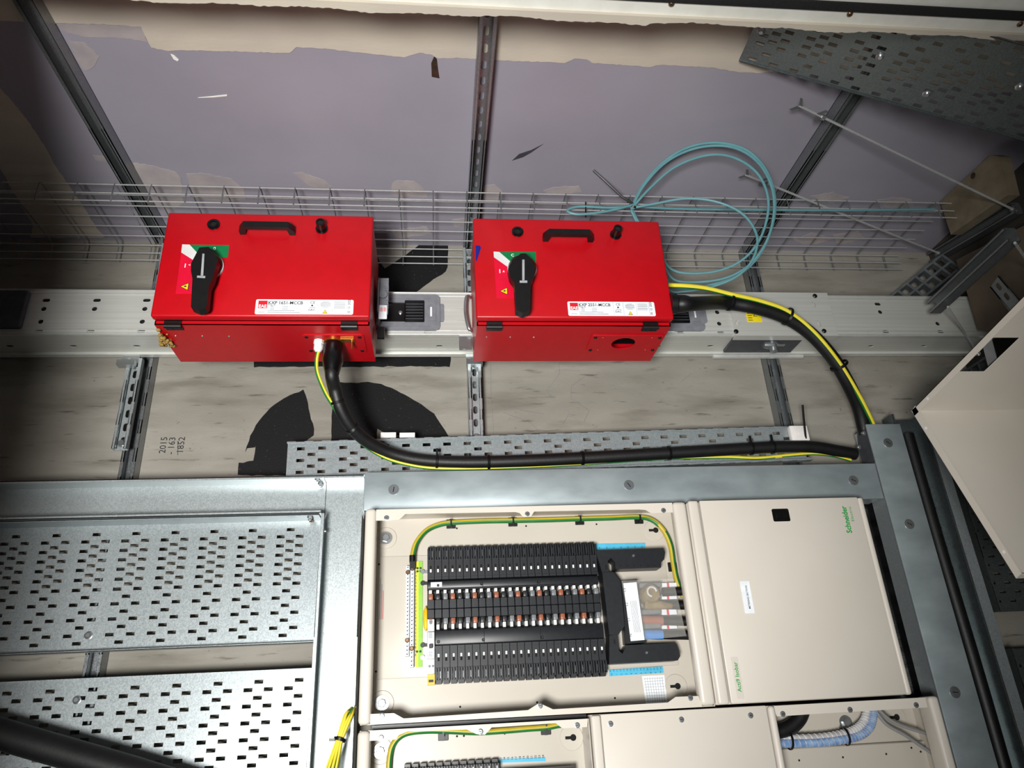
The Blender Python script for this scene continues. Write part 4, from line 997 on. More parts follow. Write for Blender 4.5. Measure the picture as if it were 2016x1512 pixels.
part('earth_wire', MB().tube(ec, .0072, 10, stripe=V3(.55, -.8, .15).normalized()), [M['olive_y'], M['green']], db, 'yellow and green earth wire')
p = A(812, 1098, d=.125)
part('earth_lug', MB().cyl((p[0], p[1] + .006, .125), (p[0], p[1] - .012, .125), .0085, n=12).box((p[0]-.007, p[1]-.03, .118), (p[0]+.007, p[1]-.01, .132)), [M['tie'], M['zinc']], db)
# earth bars with their number strips
for nm, xa, ya, xb, yb, n, wd_ in (('a', 803.5, 1114, 801, 1292, 24, .010), ('b', 812, 1105, 810, 1314, 27, .010)):
    pa_, pb2 = A(xa, ya, d=.122), A(xb, yb, d=.122)
    um = (pa_[0] + pb2[0]) / 2
    bar_ = part('earth_bar', MB().box((um - wd_/2, pb2[1], PB + .004), (um + wd_/2, pa_[1], .122)), M['grey_light'], db, 'pale earth terminal bar')
    for k in range(n): piece('terminal_screw', term_me, bar_, (um, pa_[1] + (pb2[1] - pa_[1]) * (k + .5) / n, .122))
    for f_ in (.075, .83): part('bar_fixing', MB().lathe((um, pa_[1] + (pb2[1]-pa_[1])*f_, .122), (um, pa_[1] + (pb2[1]-pa_[1])*f_, .128), [(.0058,0),(.0058,.6),(.004,1)], 12), M['copper_screw'], bar_)
sa, sb = A(819, 1105, d=.108), A(830, 1313, d=.108)
ns = MB().box((sa[0], sb[1], PB + .004), ((sa[0]+sb[0])/2 - .001, sa[1], .108), 0).box(((sa[0]+sb[0])/2 - .001, sb[1], PB + .004), (sb[0] + .002, sa[1], .108), 1)
for k in range(24):
    vv = sa[1] - .03 - k * (sa[1] - sb[1] - .05) / 24
    ns.text(str(25 + k), ((sa[0]*.75+sb[0]*.25) - .001, vv, .1082), VX, -UX, .0065, 2, 'CENTER')
for f_ in (.07, .1, .86):
    for u_ in (sa[0] + .004, sb[0] - .003): ns.cyl((u_, sa[1] + (sb[1]-sa[1])*f_, .108), (u_, sa[1] + (sb[1]-sa[1])*f_, .1084), .0032, n=8, m=2)
part('number_strip', ns, [M['strip_yellow'], M['strip_green'], M['ink']], db, 'yellow and lime number strip')
# circuit ways
UK = lambda k: -0.012 + 0.0190 * k
MBASE = PB + .005
for k in range(24):
    piece('way_module', module_me, db, (UK(k), .330, MBASE))
    if k: piece('way_module', module_me, db, (UK(k), .166, MBASE), rot=(0, 0, math.pi))
    c_ = ('brown', 'black', 'grey')[k % 3]
    piece('busbar_finger', finger_me, db, (UK(k) - .001, .2925, MBASE)); piece('phase_tag', tags[c_], db, (UK(k), .2795, MBASE))
    piece('way_cover', cover_me, db, (UK(k), .2335, MBASE))
    piece('phase_tag', tags[c_], db, (UK(k), .2185, MBASE))
    if k: piece('busbar_finger', finger_me, db, (UK(k) - .001, .2065, MBASE))
Ue = (UK(0) - .0095, UK(23) + .0095)
for v_a, v_b in ((.304, .3315), (.1645, .2075)):
    r_ = part('busbar_rail', MB().rbox((Ue[0], v_a, PB + .004), (Ue[1], v_b, PB + .028), .003, 1).rbox((Ue[0], v_a + .004, PB + .028), (Ue[1], v_b - .004, PB + .037), .003, 2), M['pan_black'], db)
    for k in range(3): part('rail_joint', MB().box((Ue[0] + .145*(k+1) - .0006, v_a + .004, PB + .0365), (Ue[0] + .145*(k+1) + .0006, v_b - .004, PB + .0374)), M['hole'], r_)
    for u_ in (UK(1), UK(7), UK(15)): part('rail_screw', MB().lathe((u_, v_a + .012, PB + .037), (u_, v_a + .012, PB + .040), [(.0042, 0), (.003, 1)], 10), M['black'], r_)
part('tray_base', MB().box((Ue[0], .20, PB + .003), (Ue[1], .31, PB + .0055)), M['black'], db)
part('rating_sticker', MB().box((UK(0), .312, PB + .0372), (UK(1) + .010, .324, PB + .038)), M['label'], db)
for y in (1125.6, 1294.5, 1148, 1270):
    p = A(832, y, d=PB + .01); part('pan_fixing', MB().cyl((p[0], p[1], PB + .004), (p[0], p[1], PB + .012), .006, n=12).box((p[0], p[1]-.004, PB+.004), (Ue[0]+.002, p[1]+.004, PB+.008)), M['zinc'] if y in (1125.6, 1294.5) else M['black'], db)
part('yellow_guard', MB().lathe((Ue[0] - .004, .205, MBASE + .010), (Ue[0] - .004, .268, MBASE + .010), [(.001, 0), (.006, .2), (.007, .5), (.006, .8), (.001, 1)], 10), M['yel_clip'], db, 'yellow end guard')
# the one fitted breaker
cb_u = UK(0)
mc = part('circuit_breaker', MB().rbox((cb_u - .0092, .100, MBASE), (cb_u + .0092, .232, MBASE + .036), .0015, 1).rbox((cb_u - .0092, .135, MBASE + .036), (cb_u + .0092, .200, MBASE + .046), .0015, 1), M['mcb'], db, 'pale grey miniature circuit breaker')
part('toggle', MB().box((cb_u - .005, .158, MBASE + .046), (cb_u + .005, .180, MBASE + .0468), 1).rbox((cb_u - .0045, .160, MBASE + .046), (cb_u + .0045, .170, MBASE + .055), .001, 1), [M['black'], M['label']], mc)
pr = MB()
for i in range(7): pr.box((cb_u - .006, .185 + i*.002, MBASE + .046), (cb_u + .004, .1858 + i*.002, MBASE + .0463))
for i in range(5): pr.box((cb_u - .006, .140 + i*.0028, MBASE + .046), (cb_u + .004, .1407 + i*.0028, MBASE + .0463))
pr.cyl((cb_u - .0035, .119, MBASE + .036), (cb_u - .0035, .119, MBASE + .0364), .003, n=10).cyl((cb_u + .005, .119, MBASE + .036), (cb_u + .005, .119, MBASE + .0364), .003, n=10).cyl((cb_u, .222, MBASE + .036), (cb_u, .222, MBASE + .0364), .0035, n=10)
part('print', pr, M['ink_grey'], mc)
part('foot_clip', MB().box((cb_u - .0092, .076, MBASE), (cb_u + .0092, .100, MBASE + .026)).box((cb_u - .006, .082, MBASE + .026), (cb_u + .006, .088, MBASE + .0265), 1), [M['yel_clip'], M['ink']], mc, 'yellow clip')
# incomer
inc = MB()
flat(inc, [A(x, y, d=.155) for x, y in ((1174,1084),(1306,1079),(1310,1087),(1308,1101),(1302,1107),(1302,1117),(1212,1120),(1211,1106),(1203,1098),(1197,1104),(1199,1126),(1186,1128))], MBASE, .048)
flat(inc, [A(x, y, d=.160) for x, y in ((1186,1127),(1208,1126),(1222,1145),(1230,1232),(1218,1249),(1200,1250))], MBASE, .054)
flat(inc, [A(x, y, d=.155) for x, y in ((1200,1251),(1216,1249),(1219,1281),(1226,1287),(1234,1270),(1328,1266),(1334,1273),(1340,1291),(1335,1300),(1200,1307))], MBASE, .048)
flat(inc, [A(x, y, d=.14) for x, y in ((1222,1145),(1252,1142),(1272,1265),(1232,1268))], MBASE, .040)
ic = part('incomer_cover', inc, M['pan_black'], db, 'charcoal incomer cover')
for x, y in ((1247, 1094), (1273, 1285)):
    p = A(x, y, d=.153); part('screw', MB().lathe((p[0], p[1], .153), (p[0], p[1], .156), [(.0042, 0), (.003, 1)], 10), M['zinc'], ic)
inc2 = MB()
for i in range(6): 
    p = z2(640 + 45*i, 452, .145); inc2.cyl((p[0], p[1], .1528), (p[0], p[1], .1534), .0025, n=8)
for q in (((541,445),(553,445),(556,475),(544,475)), ((598,937),(608,937),(611,967),(601,967))): flat(inc2, [z2(*w_, .153) for w_ in q], .1531, .0006)
part('recesses', inc2, M['hole'], ic)
cbl = MB(); 
for (ya, yb, r_, col) in ((1168, 1163, .0105, 0), (1190, 1192, .0105, 0), (1221, 1224, .0105, 2), (1249, 1251, .0105, 3)):
    a_, b_ = A(1262, ya, d=.138), A(1362, yb, d=.138); m_ = a_ + (b_ - a_) * .42
    part('incoming_cable', MB().tube([m_, (m_ + b_) / 2, b_], .0115, 12), M['rubber'], ic)
    if col: part('cable_sleeve', MB().tube([a_, m_], .0125, 12), M['sleeve_brown'] if col == 2 else M['sleeve_blue'], ic, 'brown sleeve' if col == 2 else 'blue sleeve')
    part('contact_block', MB().rbox((a_[0] - .004, a_[1] + .013, .112), (m_[0] - .002, a_[1] + .026, .146), .002, 1), M['sleeve_grey'], ic)
    part('phase_marker', MB().box((m_[0] + .004, a_[1] + .012, .125), (m_[0] + .045, a_[1] + .026, .128)).box((m_[0] + .018, a_[1] + .012, .128), (m_[0] + .024, a_[1] + .026, .1285), 1), [M['label'], M['ink_red']], ic)
c_ = z2(838, 640, .15)
part('amber_cap', MB().lathe((c_[0], c_[1], .115), (c_[0], c_[1], .172), [(.024, 0), (.027, .3), (.026, .8), (.020, 1)], 24).lathe(z2(800,705,.15), z2(985,715,.15), [(.012, 0), (.014, .3), (.009, .8), (.006, 1)], 14), M['amber_clear'], ic, 'amber tinted plastic cap')
part('cap_ring', MB().tube([(c_[0] + .012*math.cos(k*.35), c_[1] + .012*math.sin(k*.35) + .004, .1725) for k in range(14)], .0028, 8), M['grey_light'], ic)
sh = [A(x, y, d=.19) for x, y in ((1224,1143),(1326,1139),(1352,1252),(1246,1262))]
part('clear_shroud', flat(MB(), sh, .186, .002), M['clear'], ic, 'clear plastic shroud')
lb_ = [z2(663,565,.19), z2(750,558,.19), z2(803,940,.19), z2(712,948,.19)]
il = part('shroud_label', flat(MB(), lb_, .1885, .0006), M['label'], ic, 'white terminal label')
ilp = MB()
for s_, x, y in (('L3', 680, 622), ('L2', 693, 718), ('L1', 707, 818), ('N', 720, 920)):
    ilp.text(s_, z2(x, y, .1892), VX, -UX, .010, 0)
for x in (738, 748, 757, 766, 775):
    a_, b_ = z2(x, 890, .1892), z2(x - 30, 680, .1892); ilp.tube([a_, b_], .0006, 4, m=1)
part('print', ilp, [M['ink'], M['ink_grey']], il)
# blue number strips and the circuit chart
for pts, rows in (([(1173,1071),(1270,1069),(1270,1078.5),(1174,1083)], (('19 20 21 22 23 24 N', .0), )), ([(1199,1319),(1304.5,1312),(1306,1324.5),(1200,1331.5)], (('N 10 11 12 13 14 15 16 17 18 19 20 21 22 23 24', .5), ('N 1 2 3 4 5 6 7 8 9 N', .0)))):
    q = [A(x, y, d=PB + .005) for x, y in pts]
    s_ = part('number_strip', flat(MB(), q, PB + .004, .0012), M['strip_blue'], db, 'pale blue number strip')
    m_ = MB()
    w_ = q[1][0] - q[0][0]; h_ = q[0][1] - q[3][1]
    for body_t, fy in rows:
        lab = body_t.split()
        for i, g in enumerate(lab):
            m_.text(g, (q[3][0] + w_ * (i + .6) / len(lab), q[3][1] + h_ * fy + .002, PB + .0054), VX, -UX, .0062, 0)
    part('print', m_, M['ink'], s_)
q = [A(x, y, d=PB + .001) for x, y in ((1264,1331),(1308,1329),(1314,1385),(1272,1387))]
st_ = part('circuit_chart', flat(MB(), q, PB, .0006), M['label'], db, 'printed circuit chart sticker')
m_ = MB()
for i in range(9):
    a_, b_ = q[0] + (q[3]-q[0])*((i+1)/10), q[1] + (q[2]-q[1])*((i+1)/10); m_.tube([(a_[0]+.003, a_[1], PB+.0008), (b_[0]-.003, b_[1], PB+.0008)], .0004, 4)
for i in range(8):
    a_, b_ = q[0] + (q[1]-q[0])*((i+1)/9), q[3] + (q[2]-q[3])*((i+1)/9); m_.tube([(a_[0], a_[1]-.004, PB+.0008), (b_[0], b_[1]+.004, PB+.0008)], .0004, 4)
part('print', m_, M['ink_grey'], st_)
wl = MB()
for f_ in (0, .004, .008): wl.box((D0 + .036 + f_, .24, PB + .004), (D0 + .0375 + f_, .345 - f_*4, PB + .0044), 0 if f_ < .008 else 1)
part('side_notice', wl, [M['ink_grey'], M['ink_red']], db)

# ---- metering section
G0 = 0.6860; G1 = 1.1935; GV0, GV1 = -0.004, 0.508
mt = thing('metering_enclosure', 'closed cream metering enclosure with a black latch and green lettering', 'enclosure', (G1, .25, .15))
part('case', MB().rbox((G0, GV0, PB - .002), (G1 - .012, GV1 - .002, PF - .004), .004, 1), M['cream'], mt)
part('edge_post', MB().rbox((G0 + .001, GV0, PF - .003), (G0 + .030, GV1, PF + .010), .009, 3), M['cream'], mt)
dr = part('door', MB().rbox((G0 + .0335, GV0 + .001, PF - .003), (G1 - .0165, GV1 - .001, PF + .009), .003, 2), M['cream'], mt)
part('edge_post', MB().rbox((G1 - .0155, GV0, PF - .012), (G1, GV1 - .002, PF + .009), .006, 3), M['cream'], mt)
DF = PF + .009
q = P2D([A(x, y, d=DF) for x, y in ((1517,1002),(1553,1001),(1558,1026),(1521,1028))])
cx, cy = sum(a[0] for a in q)/4, sum(a[1] for a in q)/4
la = part('latch', MB().plate(rrect(cx-.024, cy-.0175, cx+.024, cy+.0175, .004), [rrect(cx-.021, cy-.0145, cx+.021, cy+.0145, .003)], (0,0,DF), UX, VX, .0014).box((cx-.021, cy-.0145, DF), (cx+.021, cy+.0145, DF+.0003)).rbox((cx-.014, cy-.009, DF+.0003), (cx+.012, cy+.010, DF+.0012), .0004, 1), M['black_gloss'], dr, 'black recessed latch')
q = [A(x, y, d=DF) for x, y in ((1456,1144.5),(1475,1143.5),(1485,1207),(1467,1208))]
um0, um1 = (q[0][0]+q[3][0])/2, (q[1][0]+q[2][0])/2; vm0, vm1 = (q[2][1]+q[3][1])/2, (q[0][1]+q[1][1])/2
np_ = part('nameplate', MB().plate(rrect(um0, vm0, um1, vm1, .0015), (), (0,0,DF), UX, VX, .001), M['label'], dr, 'white nameplate reading METERING SECTION')
m_ = MB(); fit_text(m_, 'METERING SECTION', (um0 + (um1-um0)*.66, vm0 + .011, DF + .001), VX, -UX, .0072, (vm1 - vm0) - .023, 0, .012)
part('lettering', m_, M['ink'], np_)
m_ = MB()
a_ = A(1677.5, 1049.5, d=DF); b_ = A(1668, 996, d=DF)
fit_text(m_, 'Schneider', (a_[0], a_[1], DF), VX, -UX, .0215, b_[1] - a_[1], 0, .028)
a2, b2 = A(1681.5, 1027, d=DF), A(1675, 997, d=DF)
fit_text(m_, 'Electric', (a2[0] + .0005, a2[1], DF), VX, -UX, .0115, b2[1] - a2[1], 0)
part('maker_lettering', m_, M['logo_green'], dr, 'green maker lettering')
a_, b_ = A(1460.5, 1362, d=DF), A(1451, 1303, d=DF)
tp = part('clear_strip', MB().plate(rrect(a_[0] - .0145, a_[1] - .016, a_[0] + .004, b_[1] + .012, .002), (), (0,0,DF), UX, VX, .0005), M['cream'], dr)
m_ = MB(); fit_text(m_, 'Acti9 Isobar', (a_[0] - .0005, a_[1], DF + .0004), VX, -UX, .0145, b_[1] - a_[1], 0, .012)
part('range_lettering', m_, M['logo_green'], dr, 'green range lettering')

# ---- lower row
LV1 = -0.0185; LV0 = -0.52
ld = thing('distribution_board', 'lower open cream board, mostly cut off at the photo\'s bottom edge', 'distribution board', (.366, -.26, .15))
shell(ld, D0 + .004, .366, LV0, LV1)
part('edge_post', MB().rbox((D0, LV0, PF - .04), (D0 + .029, LV1, PF + .006), .010, 3), M['cream'], ld)
K = lambda x, y, d=PF: A(640 + .377*x, 1370 + .3767*y, d=d)
fl = [K(x, y) for x, y in ((232,235),(370,228),(385,205),(430,186),(740,176),(790,200),(835,203),(870,165),(1205,143),(1240,170),(1368,163))] + [V3(.362, LV1, 0), V3(D0 + .028, LV1, 0)]
part('front_flange', flat(MB(), fl, PF - .002, .002), M['cream'], ld)
for q in (K(293,219), K(811,187), K(1316,154)): piece('screw', screw_me, ld, (q[0], q[1], PF))
p = K(290, 288, PB); piece('boss', boss_me, ld, (p[0], p[1], PB)); piece('bolt', bigbolt_me, ld, (p[0], p[1], PB + .001))
p = K(1287, 218, PB); piece('keyhole', keyhole_me, ld, (p[0], p[1], PB))
for x, y in ((617,205),(1155,175)):
    p = K(x, y, PB + .012); piece('tie_mount', clip_me, ld, (p[0], p[1], PB)); part('cable_tie', MB().box((p[0]-.0022, p[1]-.004, PB+.008), (p[0]+.0022, p[1]+.012, PB+.0225)), M['tie'], ld)
for q in (K(689,211,PB), K(725,209,PB), K(938,197,PB)): piece('fixing_hole', dot_me, ld, (q[0], q[1], PB))
part('earth_wire', MB().tube(smooth([K(x, y, .116) for x, y in ((332,420),(336,330),(350,265),(385,218),(440,192),(540,182),(650,184),(800,190),(940,182),(1060,172),(1155,165),(1225,152),(1290,150))], 8), .0072, 10, stripe=V3(.55, -.8, .15).normalized()), [M['olive_y'], M['green']], ld, 'yellow and green earth wire')
k0 = K(428, 352, .138); k1 = K(888, 340, .138)
for k in range(12): piece('way_module', module_me, ld, (k0[0] + (k1[0]-k0[0])*k/11, k0[1] - .092, MBASE))
q = [K(908,330,PB+.005), K(1152,322,PB+.005), K(1153,342,PB+.005), K(910,350,PB+.005)]
s_ = part('number_strip', flat(MB(), q, PB, .0012), M['strip_blue'], ld, 'pale blue number strip')
m_ = MB()
for i in range(12): m_.text(str(13 + i), (q[3][0] + (q[1][0]-q[0][0])*(i+.6)/12, q[3][1] + .004, PB + .0014), VX, -UX, .0075, 0)
part('print', m_, M['ink'], s_)
part('incomer_cover', MB().box((k1[0] + .012, k0[1] - .09, MBASE), (K(1305,370,.15)[0], K(1300,368,.15)[1], .15)), M['pan_black'], ld)

lp = thing('blank_panel', 'plain cream screwed cover panel between the two lower open boards', 'enclosure', (.81, -.26, .15))
X0, X1 = .3695, .8085
part('case', MB().rbox((X0, LV0, PB - .002), (X1, LV1 + .008, PF - .004), .003, 1), M['cream'], lp)
part('cover', MB().rbox((A(1183,1420,d=PF)[0], LV0, PF - .003), (X1, LV1 + .008, PF + .004), .003, 2), M['cream'], lp)
part('edge_post', MB().rbox((X0, LV0, PF - .003), (A(1182,1420,d=PF)[0], LV1 + .006, PF + .006), .006, 3), M['cream'], lp)
for q in (K(1490,146,PF+.004), K(1860,124,PF+.004), A(1477.5, 1408.5, d=PF+.004)): piece('screw', screw_me, lp, (q[0], q[1], PF + .004))

ob = thing('cable_enclosure', 'open cream enclosure holding blue and clear spiral conduits', 'enclosure', (1.262, -.26, .15))
O0, O1 = .8125, 1.262; OV1 = -0.012
shell(ob, O0, O1, LV0, OV1, back=.085)
Z4 = lambda x, y, d=PF: A(1400 + .3056*x, 1350 + .3056*y, d=d)
part('edge_post', MB().rbox((O0, LV0, PF - .03), (A(1540,1460,d=PF)[0] - .004, OV1, PF + .006), .008, 3), M['cream'], ob)
part('edge_post', MB().rbox((A(1826,1374,d=PF)[0], LV0, PF - .05), (O1, OV1 + .002, PF + .006), .008, 3), M['cream'], ob)
fl = [Z4(x, y) for x, y in ((405,130),(410,165),(425,198),(700,180),(1395,140),(1380,75))]
part('front_flange', flat(MB(), fl, PF - .002, .002), M['cream'], ob)
for q in (Z4(461,182), Z4(894,155), Z4(1320,125)): piece('screw', screw_me, ob, (q[0], q[1], PF))
BK = .085
p = Z4(866, 237, BK); piece('bolt', bigbolt_me, ob, (p[0], p[1], BK))
p = Z4(1185, 203, BK); piece('keyhole', keyhole_me, ob, (p[0], p[1], BK))
for q in ((567,481),(849,461),(1128,440),(1290,400),(1350,425)): p = Z4(*q, BK + .012); piece('fixing_hole', dot_me, ob, (p[0], p[1], BK + .0122))
part('inner_shelf', MB().rbox((O0 + .004, LV0 + .01, BK), (Z4(1365,345,BK)[0], Z4(800,385,BK)[1], BK + .012), .003, 1), M['cream_pan'], ob)
def spiral(path, r, m, lab, wrap):
    o_ = part('spiral_conduit', MB().tube(path, r, 14), m, ob, lab)
    h = MB(); n = len(path); pts = []
    for i in range(n - 1):
        tn = (path[i+1] - path[i]).normalized(); e = tn.orthogonal().normalized(); g = tn.cross(e)
        for j in range(4):
            a = (i*4 + j) * 0.55; pts.append(path[i] + (path[i+1]-path[i])*(j/4) + (e*math.cos(a) + g*math.sin(a)) * (r + .0004))
    h.tube(pts, .0008, 5); part('spiral_wrap', h, wrap, o_)
sp1 = smooth([Z4(x, y, .125) for x, y in ((380,372),(520,370),(700,365),(860,345),(960,320),(1020,270),(1040,210),(1045,150))], 14)
spiral(sp1, .0105, M['flex_blue'], 'blue spiral-wrapped conduit', M['flex_clear'])
sp2 = smooth([Z4(x, y, .120) for x, y in ((380,338),(520,340),(700,334),(840,312),(930,280),(985,225),(1005,150))], 14)
spiral(sp2, .0095, M['flex_clear'], 'clear spiral-wrapped conduit', M['label'])
for pth in (((1055,155),(1130,250),(1250,320),(1360,395),(1440,445),(1470,462)), ((1075,150),(1160,225),(1260,270),(1360,300),(1420,318),(1450,328))):
    part('grey_wire', MB().tube(smooth([Z4(x, y, .13) for x, y in pth], 8), .0042, 8), M['wire_grey'], ob)
part('black_conduit', MB().tube(smooth([Z4(x, y, .12) for x, y in ((400,300),(470,285),(530,250),(570,205),(590,150))], 8), .019, 14), M['rubber'], ob, 'black corrugated conduit')
for q in ((510, 355), (870, 335)):
    p, tn = near(sp1, Z4(*q, .125)); part('cable_tie', tie_ring(p + V3(0, .006, -.002), tn, .021, flat=.0016), M['tie'], ob)
p = Z4(1385, 205, .11); part('earth_stud', MB().lathe((p[0], p[1], BK), (p[0], p[1], BK + .035), [(.013, 0), (.013, .3), (.009, .31), (.009, .6), (.004, .61), (.004, 1)], 12), M['zinc'], ob)
part('side_opening', MB().box((Z4(1390,240,BK)[0], Z4(1390,460,BK)[1], BK), (Z4(1425,240,BK)[0], Z4(1390,240,BK)[1], BK + .0008)), M['hole'], ob)
# black strip standing in for the shade in the slit between the rows
single('slit_shade_strip', MB().box((D0 + .03, -.0165, PB), (.364, -.0085, PF - .03)), M['tie'], 'black strip painting the shade in the slit between the upper and lower open cream boards', 'strip')

# bundle of earth wires beside the boards
eb = thing('wire_bundle', 'tied bundle of thin yellow and green wires beside the cream boards', 'wire', A(652, 1560, d=.17))
random.seed(9)
for k in range(9):
    a = 2 * math.pi * k / 9; r_ = .009 if k else 0
    o_ = V3(math.cos(a) * r_, 0, math.sin(a) * r_)
    pth = [A(694, 1392 + (k % 4) * 5, d=.125) + o_ * .3 + V3(.002*(k % 3), .004*(k % 2), 0), A(690 - k * .8, 1402 + (k % 3)*3, d=.15) + o_ * .9, A(680, 1425, d=.16) + o_, A(669, 1456, d=.165) + o_ * .75, A(661, 1485, d=.17) + o_ * 1.1, A(652, 1520, d=.175) + o_ * 1.5, A(646, 1560, d=.175) + o_ * 1.5]
    part('earth_wire', MB().tube(smooth(pth, 6), .0032, 6, stripe=(k % 6, 2)), [M['yellow'], M['green']], eb)
part('cable_tie', tie_ring(A(669, 1456, d=.165), A(680, 1425, d=.16) - A(661, 1485, d=.17), .0135, flat=.0022).box(A(669,1456,d=.165) + V3(-.024, -.003, .004), A(669,1456,d=.165) + V3(-.010, .004, .010)), M['tie'], eb)

# ---------------------------------------------------------------------------
# loose things by the floor
# ---------------------------------------------------------------------------
# loose folded cream cover
KC = A(1795, 808, d=.42); UC = KC[0]
def solve_dir(x, y, dv, dd):
    """how far along (0, dv, dd) from the crease a pixel's point lies, and its u"""
    n = Vector((0, dd, -dv)).normalized(); q = AP(x, y, KC, n); return q[0], (q - KC).dot(Vector((0, dv, dd)).normalized())
lo = Vector((0, -1.3, .477)).normalized(); hi = Vector((0, .18, .98)).normalized()
_, Llo = solve_dir(2003, 1138, lo[1], lo[2]); _, Lhi = solve_dir(2016, 590, hi[1], hi[2]); Lhi = max(Lhi, .30) + .12
UE = FLOOR - .002
cv = thing('loose_cover', 'loose folded cream metal cover with a rectangular cut-out, standing on the floor', 'metal cover', (UE, KC[1], KC[2]))
f = MB(); t = .0018
def face(dirv, Lg, holes, nm):
    nrm = UX.cross(dirv)
    f = MB(); f.plate(rect(UC, 0, UE, Lg), holes, V3(0, KC[1], KC[2]), UX, dirv, t)
    part(nm, f, M['cream'], cv)
def inside(dirv, other): 
    n = other - dirv * other.dot(dirv); return n.normalized()
cut = []
for x, y in ((1951.7,663),(2006,664),(1938,731.5),(1884,730.7)):
    uu, ss = solve_dir(x, y, hi[1], hi[2]); cut.append((uu, ss))
cu0, cu1 = (cut[0][0] + cut[3][0]) / 2, (cut[1][0] + cut[2][0]) / 2; cs0, cs1 = (cut[2][1] + cut[3][1]) / 2, (cut[0][1] + cut[1][1]) / 2
face(lo, Llo, (), 'wide_face'); face(hi, Lhi, [rect(cu0, cs0, cu1, cs1)], 'cut_out_face')
for dirv, Lg, oth in ((lo, Llo, hi), (hi, Lhi, lo)):
    n_ = inside(dirv, oth); b = MB()
    T = frame_T(Vector((0, KC[1], KC[2])), UX, dirv, n_); b.T = T
    b.box((UC, .0005, 0), (UC + t, Lg, .018)); part('end_lip', b, M['cream'], cv)
    b = MB(); b.T = T
    b.box((UC + t, Lg - t, 0), (UE, Lg, .014)); part('side_lip', b, M['cream'], cv)
    b = MB(); b.T = T
    for s_ in (.07, Lg * .88): b.cyl((UC - .0004, s_, .009), (UC, s_, .009), .004, n=10)
    part('lip_hole', b, M['label'], cv)

# boards and offcuts
def slab(label, pts, u, th, m, name='offcut_board'):
    q = [(p[1], p[2]) for p in pts]
    a = sum(q[i][0]*q[(i+1) % len(q)][1] - q[(i+1) % len(q)][0]*q[i][1] for i in range(len(q)))
    return single(name, MB().plate(q if a > 0 else q[::-1], (), (u, 0, 0), VX, DX, th), m, label, 'board', 'offcut boards on the floor')
def clipv(p, mx=1.47): return V3(p[0], min(p[1], mx), max(p[2], .02))
u_1 = 1.66
b1 = [clipv(A(x, y, u=u_1)) for x, y in ((1850,395),(1950,305),(1966,308),(1984,384),(1872,462))]
bd = slab('pale tan offcut board with a dark knot, highest of the boards on the floor', b1, u_1, .038, M['tan_board'])
p = A(1916, 346, u=u_1); 
part('knot', MB().cyl((u_1 - .001, p[1], p[2]), (u_1 - .0002, p[1], p[2]), .010, n=12), M['brown_hole'], bd)
u_2 = u_1 + .0405
b2 = [clipv(A(x, y, u=u_2)) for x, y in ((1882,512),(2040,432),(2050,560),(2010,625),(1995,660),(1925,650),(1905,580))]
slab('brown offcut board lying under the pale tan board', b2, u_2, FLOOR - u_2 - .001, M['brown_board'])
p3 = [A(x, y, u=1.69) for x, y in ((1945,560),(1962,548),(2005,598),(1985,612))]
ang = thing('slotted_angle', 'short slotted steel bracket lying on the brown board', 'bracket', (1.70, p3[0][1], p3[0][2]))
c0 = (p3[0] + p3[1]) / 2; c1_ = (p3[2] + p3[3]) / 2; ax = (c1_ - c0); Lg = ax.length; ax.normalize()
part('bracket', channel(c0 + UX * .010, c1_ + UX * .010, UX.cross(ax), -UX, width=.045, depth=.004, pitch=.045, sl=.028, off=.025, lip=.003), M['strut'], ang)

def rod(label, a, b, toggle, grp):
    a, b = Vector(a), Vector(b); ax = (b - a).normalized()
    t_ = thing('threaded_rod', label, 'threaded rod', b, grp)
    part('rod', MB().cyl(a, b, .0034, n=8), M['wire'], t_)
    th = MB(); e = ax.orthogonal().normalized(); g = ax.cross(e); n = int((b - a).length / .004)
    if n < 800: th.tube([a + ax * (k * .001 + .004) + (e*math.cos(k*1.2) + g*math.sin(k*1.2)) * .0034 for k in range(int((b-a).length / .001) - 8)], .0006, 3)
    part('thread', th, M['wire'], t_)
    part('nut', MB().lathe(b - ax * .016, b - ax * .006, [(.0085, 0), (.0085, 1)], 6), M['zinc'], t_)
    if toggle:
        part('nut', MB().lathe(a + ax * .075, a + ax * .085, [(.0075, 0), (.0075, 1)], 6), M['zinc'], t_)
        for s_, of in ((1, .0), (-1, .055)):
            w_ = MB(); c = a + ax * of
            for sg in (-1, 1):
                q = [c, c + ax * .012, c + ax * (.024 if of else -.006) + (VX * -.3 + DX).normalized() * .030 * sg, c + ax * (.014 if of else -.014) + (VX * -.3 + DX).normalized() * .030 * sg]
                nn = (q[1]-q[0]).cross(q[2]-q[0]).normalized() * .0012
                w_.add([*q, *[p + nn for p in q]], [(3,2,1,0),(4,5,6,7),(0,1,5,4),(1,2,6,5),(2,3,7,6),(3,0,4,7)])
            part('toggle_wing', w_, M['strut'], t_)
    return t_
r1a = A(1573, 208, v=1.43); r1b = A(2000, 415, u=1.715); r2a = A(1468, 344, v=1.43); r2b = A(1852, 500, u=1.79)
rod('long bright threaded rod with a toggle, standing nearest the doorway', r1a, r1b, True, 'threaded rods by the floor')
rod('bright threaded rod with a toggle passing behind the aqua coil', r2a, r2b, True, 'threaded rods by the floor')
s1, s2 = A(1838, 508, u=1.80), A(2012, 410, u=1.735)
single('channel_strut', channel(s1 + V3(0.01, 0, 0), s2 + V3(-.002, 0, 0), VX, -UX, slots=False, depth=.03), M['strut'], 'channel strut offcut lying across the boards at the foot of the rods', 'strut')
w1, w2 = A(1848, 606, u=1.56), A(2005, 462, u=1.50)
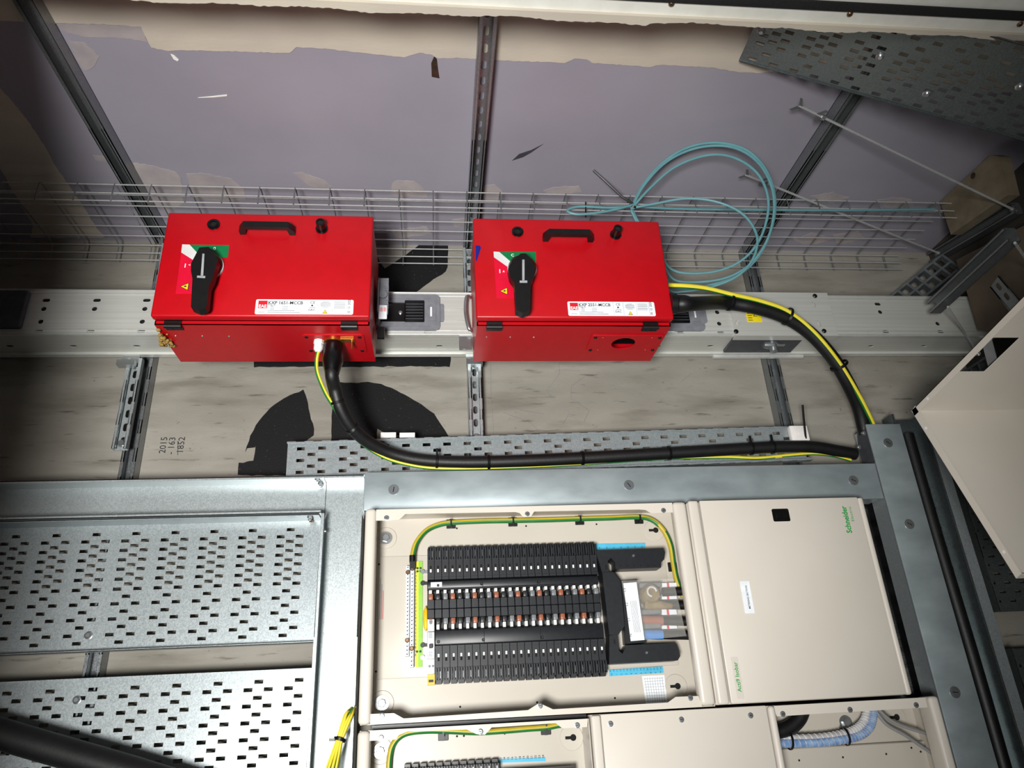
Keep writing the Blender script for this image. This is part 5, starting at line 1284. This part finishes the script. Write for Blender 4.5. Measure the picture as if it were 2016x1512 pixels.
st2 = single('channel_strut', channel(w1, w2, VX, -UX, slots=False, depth=.035), M['strut'], 'channel strut offcut propped on thin rods in front of the busbar end', 'strut')
rod('short thin threaded rod propping the strut in front of the busbar end', A(1866, 604, u=1.53), A(1928, 700, u=1.80), False, 'threaded rods by the floor')
rod('short thin threaded rod propping the strut beside the brown board', A(1998, 478, u=1.47), A(2034, 531, u=1.695), False, 'threaded rods by the floor')

def grating(label, o, a, w, n, nx, ny, cell=.038):
    a, w, n = Vector(a).normalized(), Vector(w).normalized(), Vector(n).normalized()
    t_ = thing('grating_panel', label, 'grating', Vector(o), 'open grating panels by the floor'); T = frame_T(Vector(o), a, w, n)
    for k in range(nx + 1):
        b = MB(); b.T = T; b.box((k*cell - .004, 0, 0), (k*cell + .004, ny*cell, .03)); part('grating_bar', b, M['grating'], t_)
    for k in range(ny + 1):
        b = MB(); b.T = T; b.box((0, k*cell - .004, .001), (nx*cell, k*cell + .004, .029)); part('grating_bar', b, M['grating'], t_)
g0 = A(1752, 602, d=.02) + V3(0, .018, 0); g1 = V3(1.80, 1.40, .13)
ga = (g1 - g0).normalized(); gw = V3(.45, -.75, .25); gw = (gw - ga * gw.dot(ga)).normalized(); gn = ga.cross(gw)
if gn[2] < 0: gn = -gn
grating('grey open grating offcut leaning in the corner above the busbar', g0 + V3(0, 0, .0), ga, gw, gn, 6, 2)
grating('grey open grating panel lying on the floor beside the brown board', (1.788, .50, .205), VX, DX, UX, 12, 3)
grating('small grey open grating piece on the floor below the busbar end', (1.788, .68, .012), VX, DX, UX, 8, 3)
# bits seen through the cut-out
single('paper_sheet', MB().plate([(p[1], p[2]) for p in [A(x, y, u=1.775) for x, y in ((1932,672),(1950,660),(1962,705),(1945,720))]], (), (1.775, 0, 0), VX, DX, .002), M['label'], 'pale sheet lying on the grating seen through the cover cut-out', 'sheet')
# black cables beside the upright trunking
single('power_cable', MB().tube(smooth([V3(1.478, .74, .072), V3(1.476, .4, .073), V3(1.48, 0, .072), V3(1.476, -.5, .072)], 6), .020, 14), M['rubber'], 'thick black cable lying in the shadowed tray beside the upright trunking', 'cable')
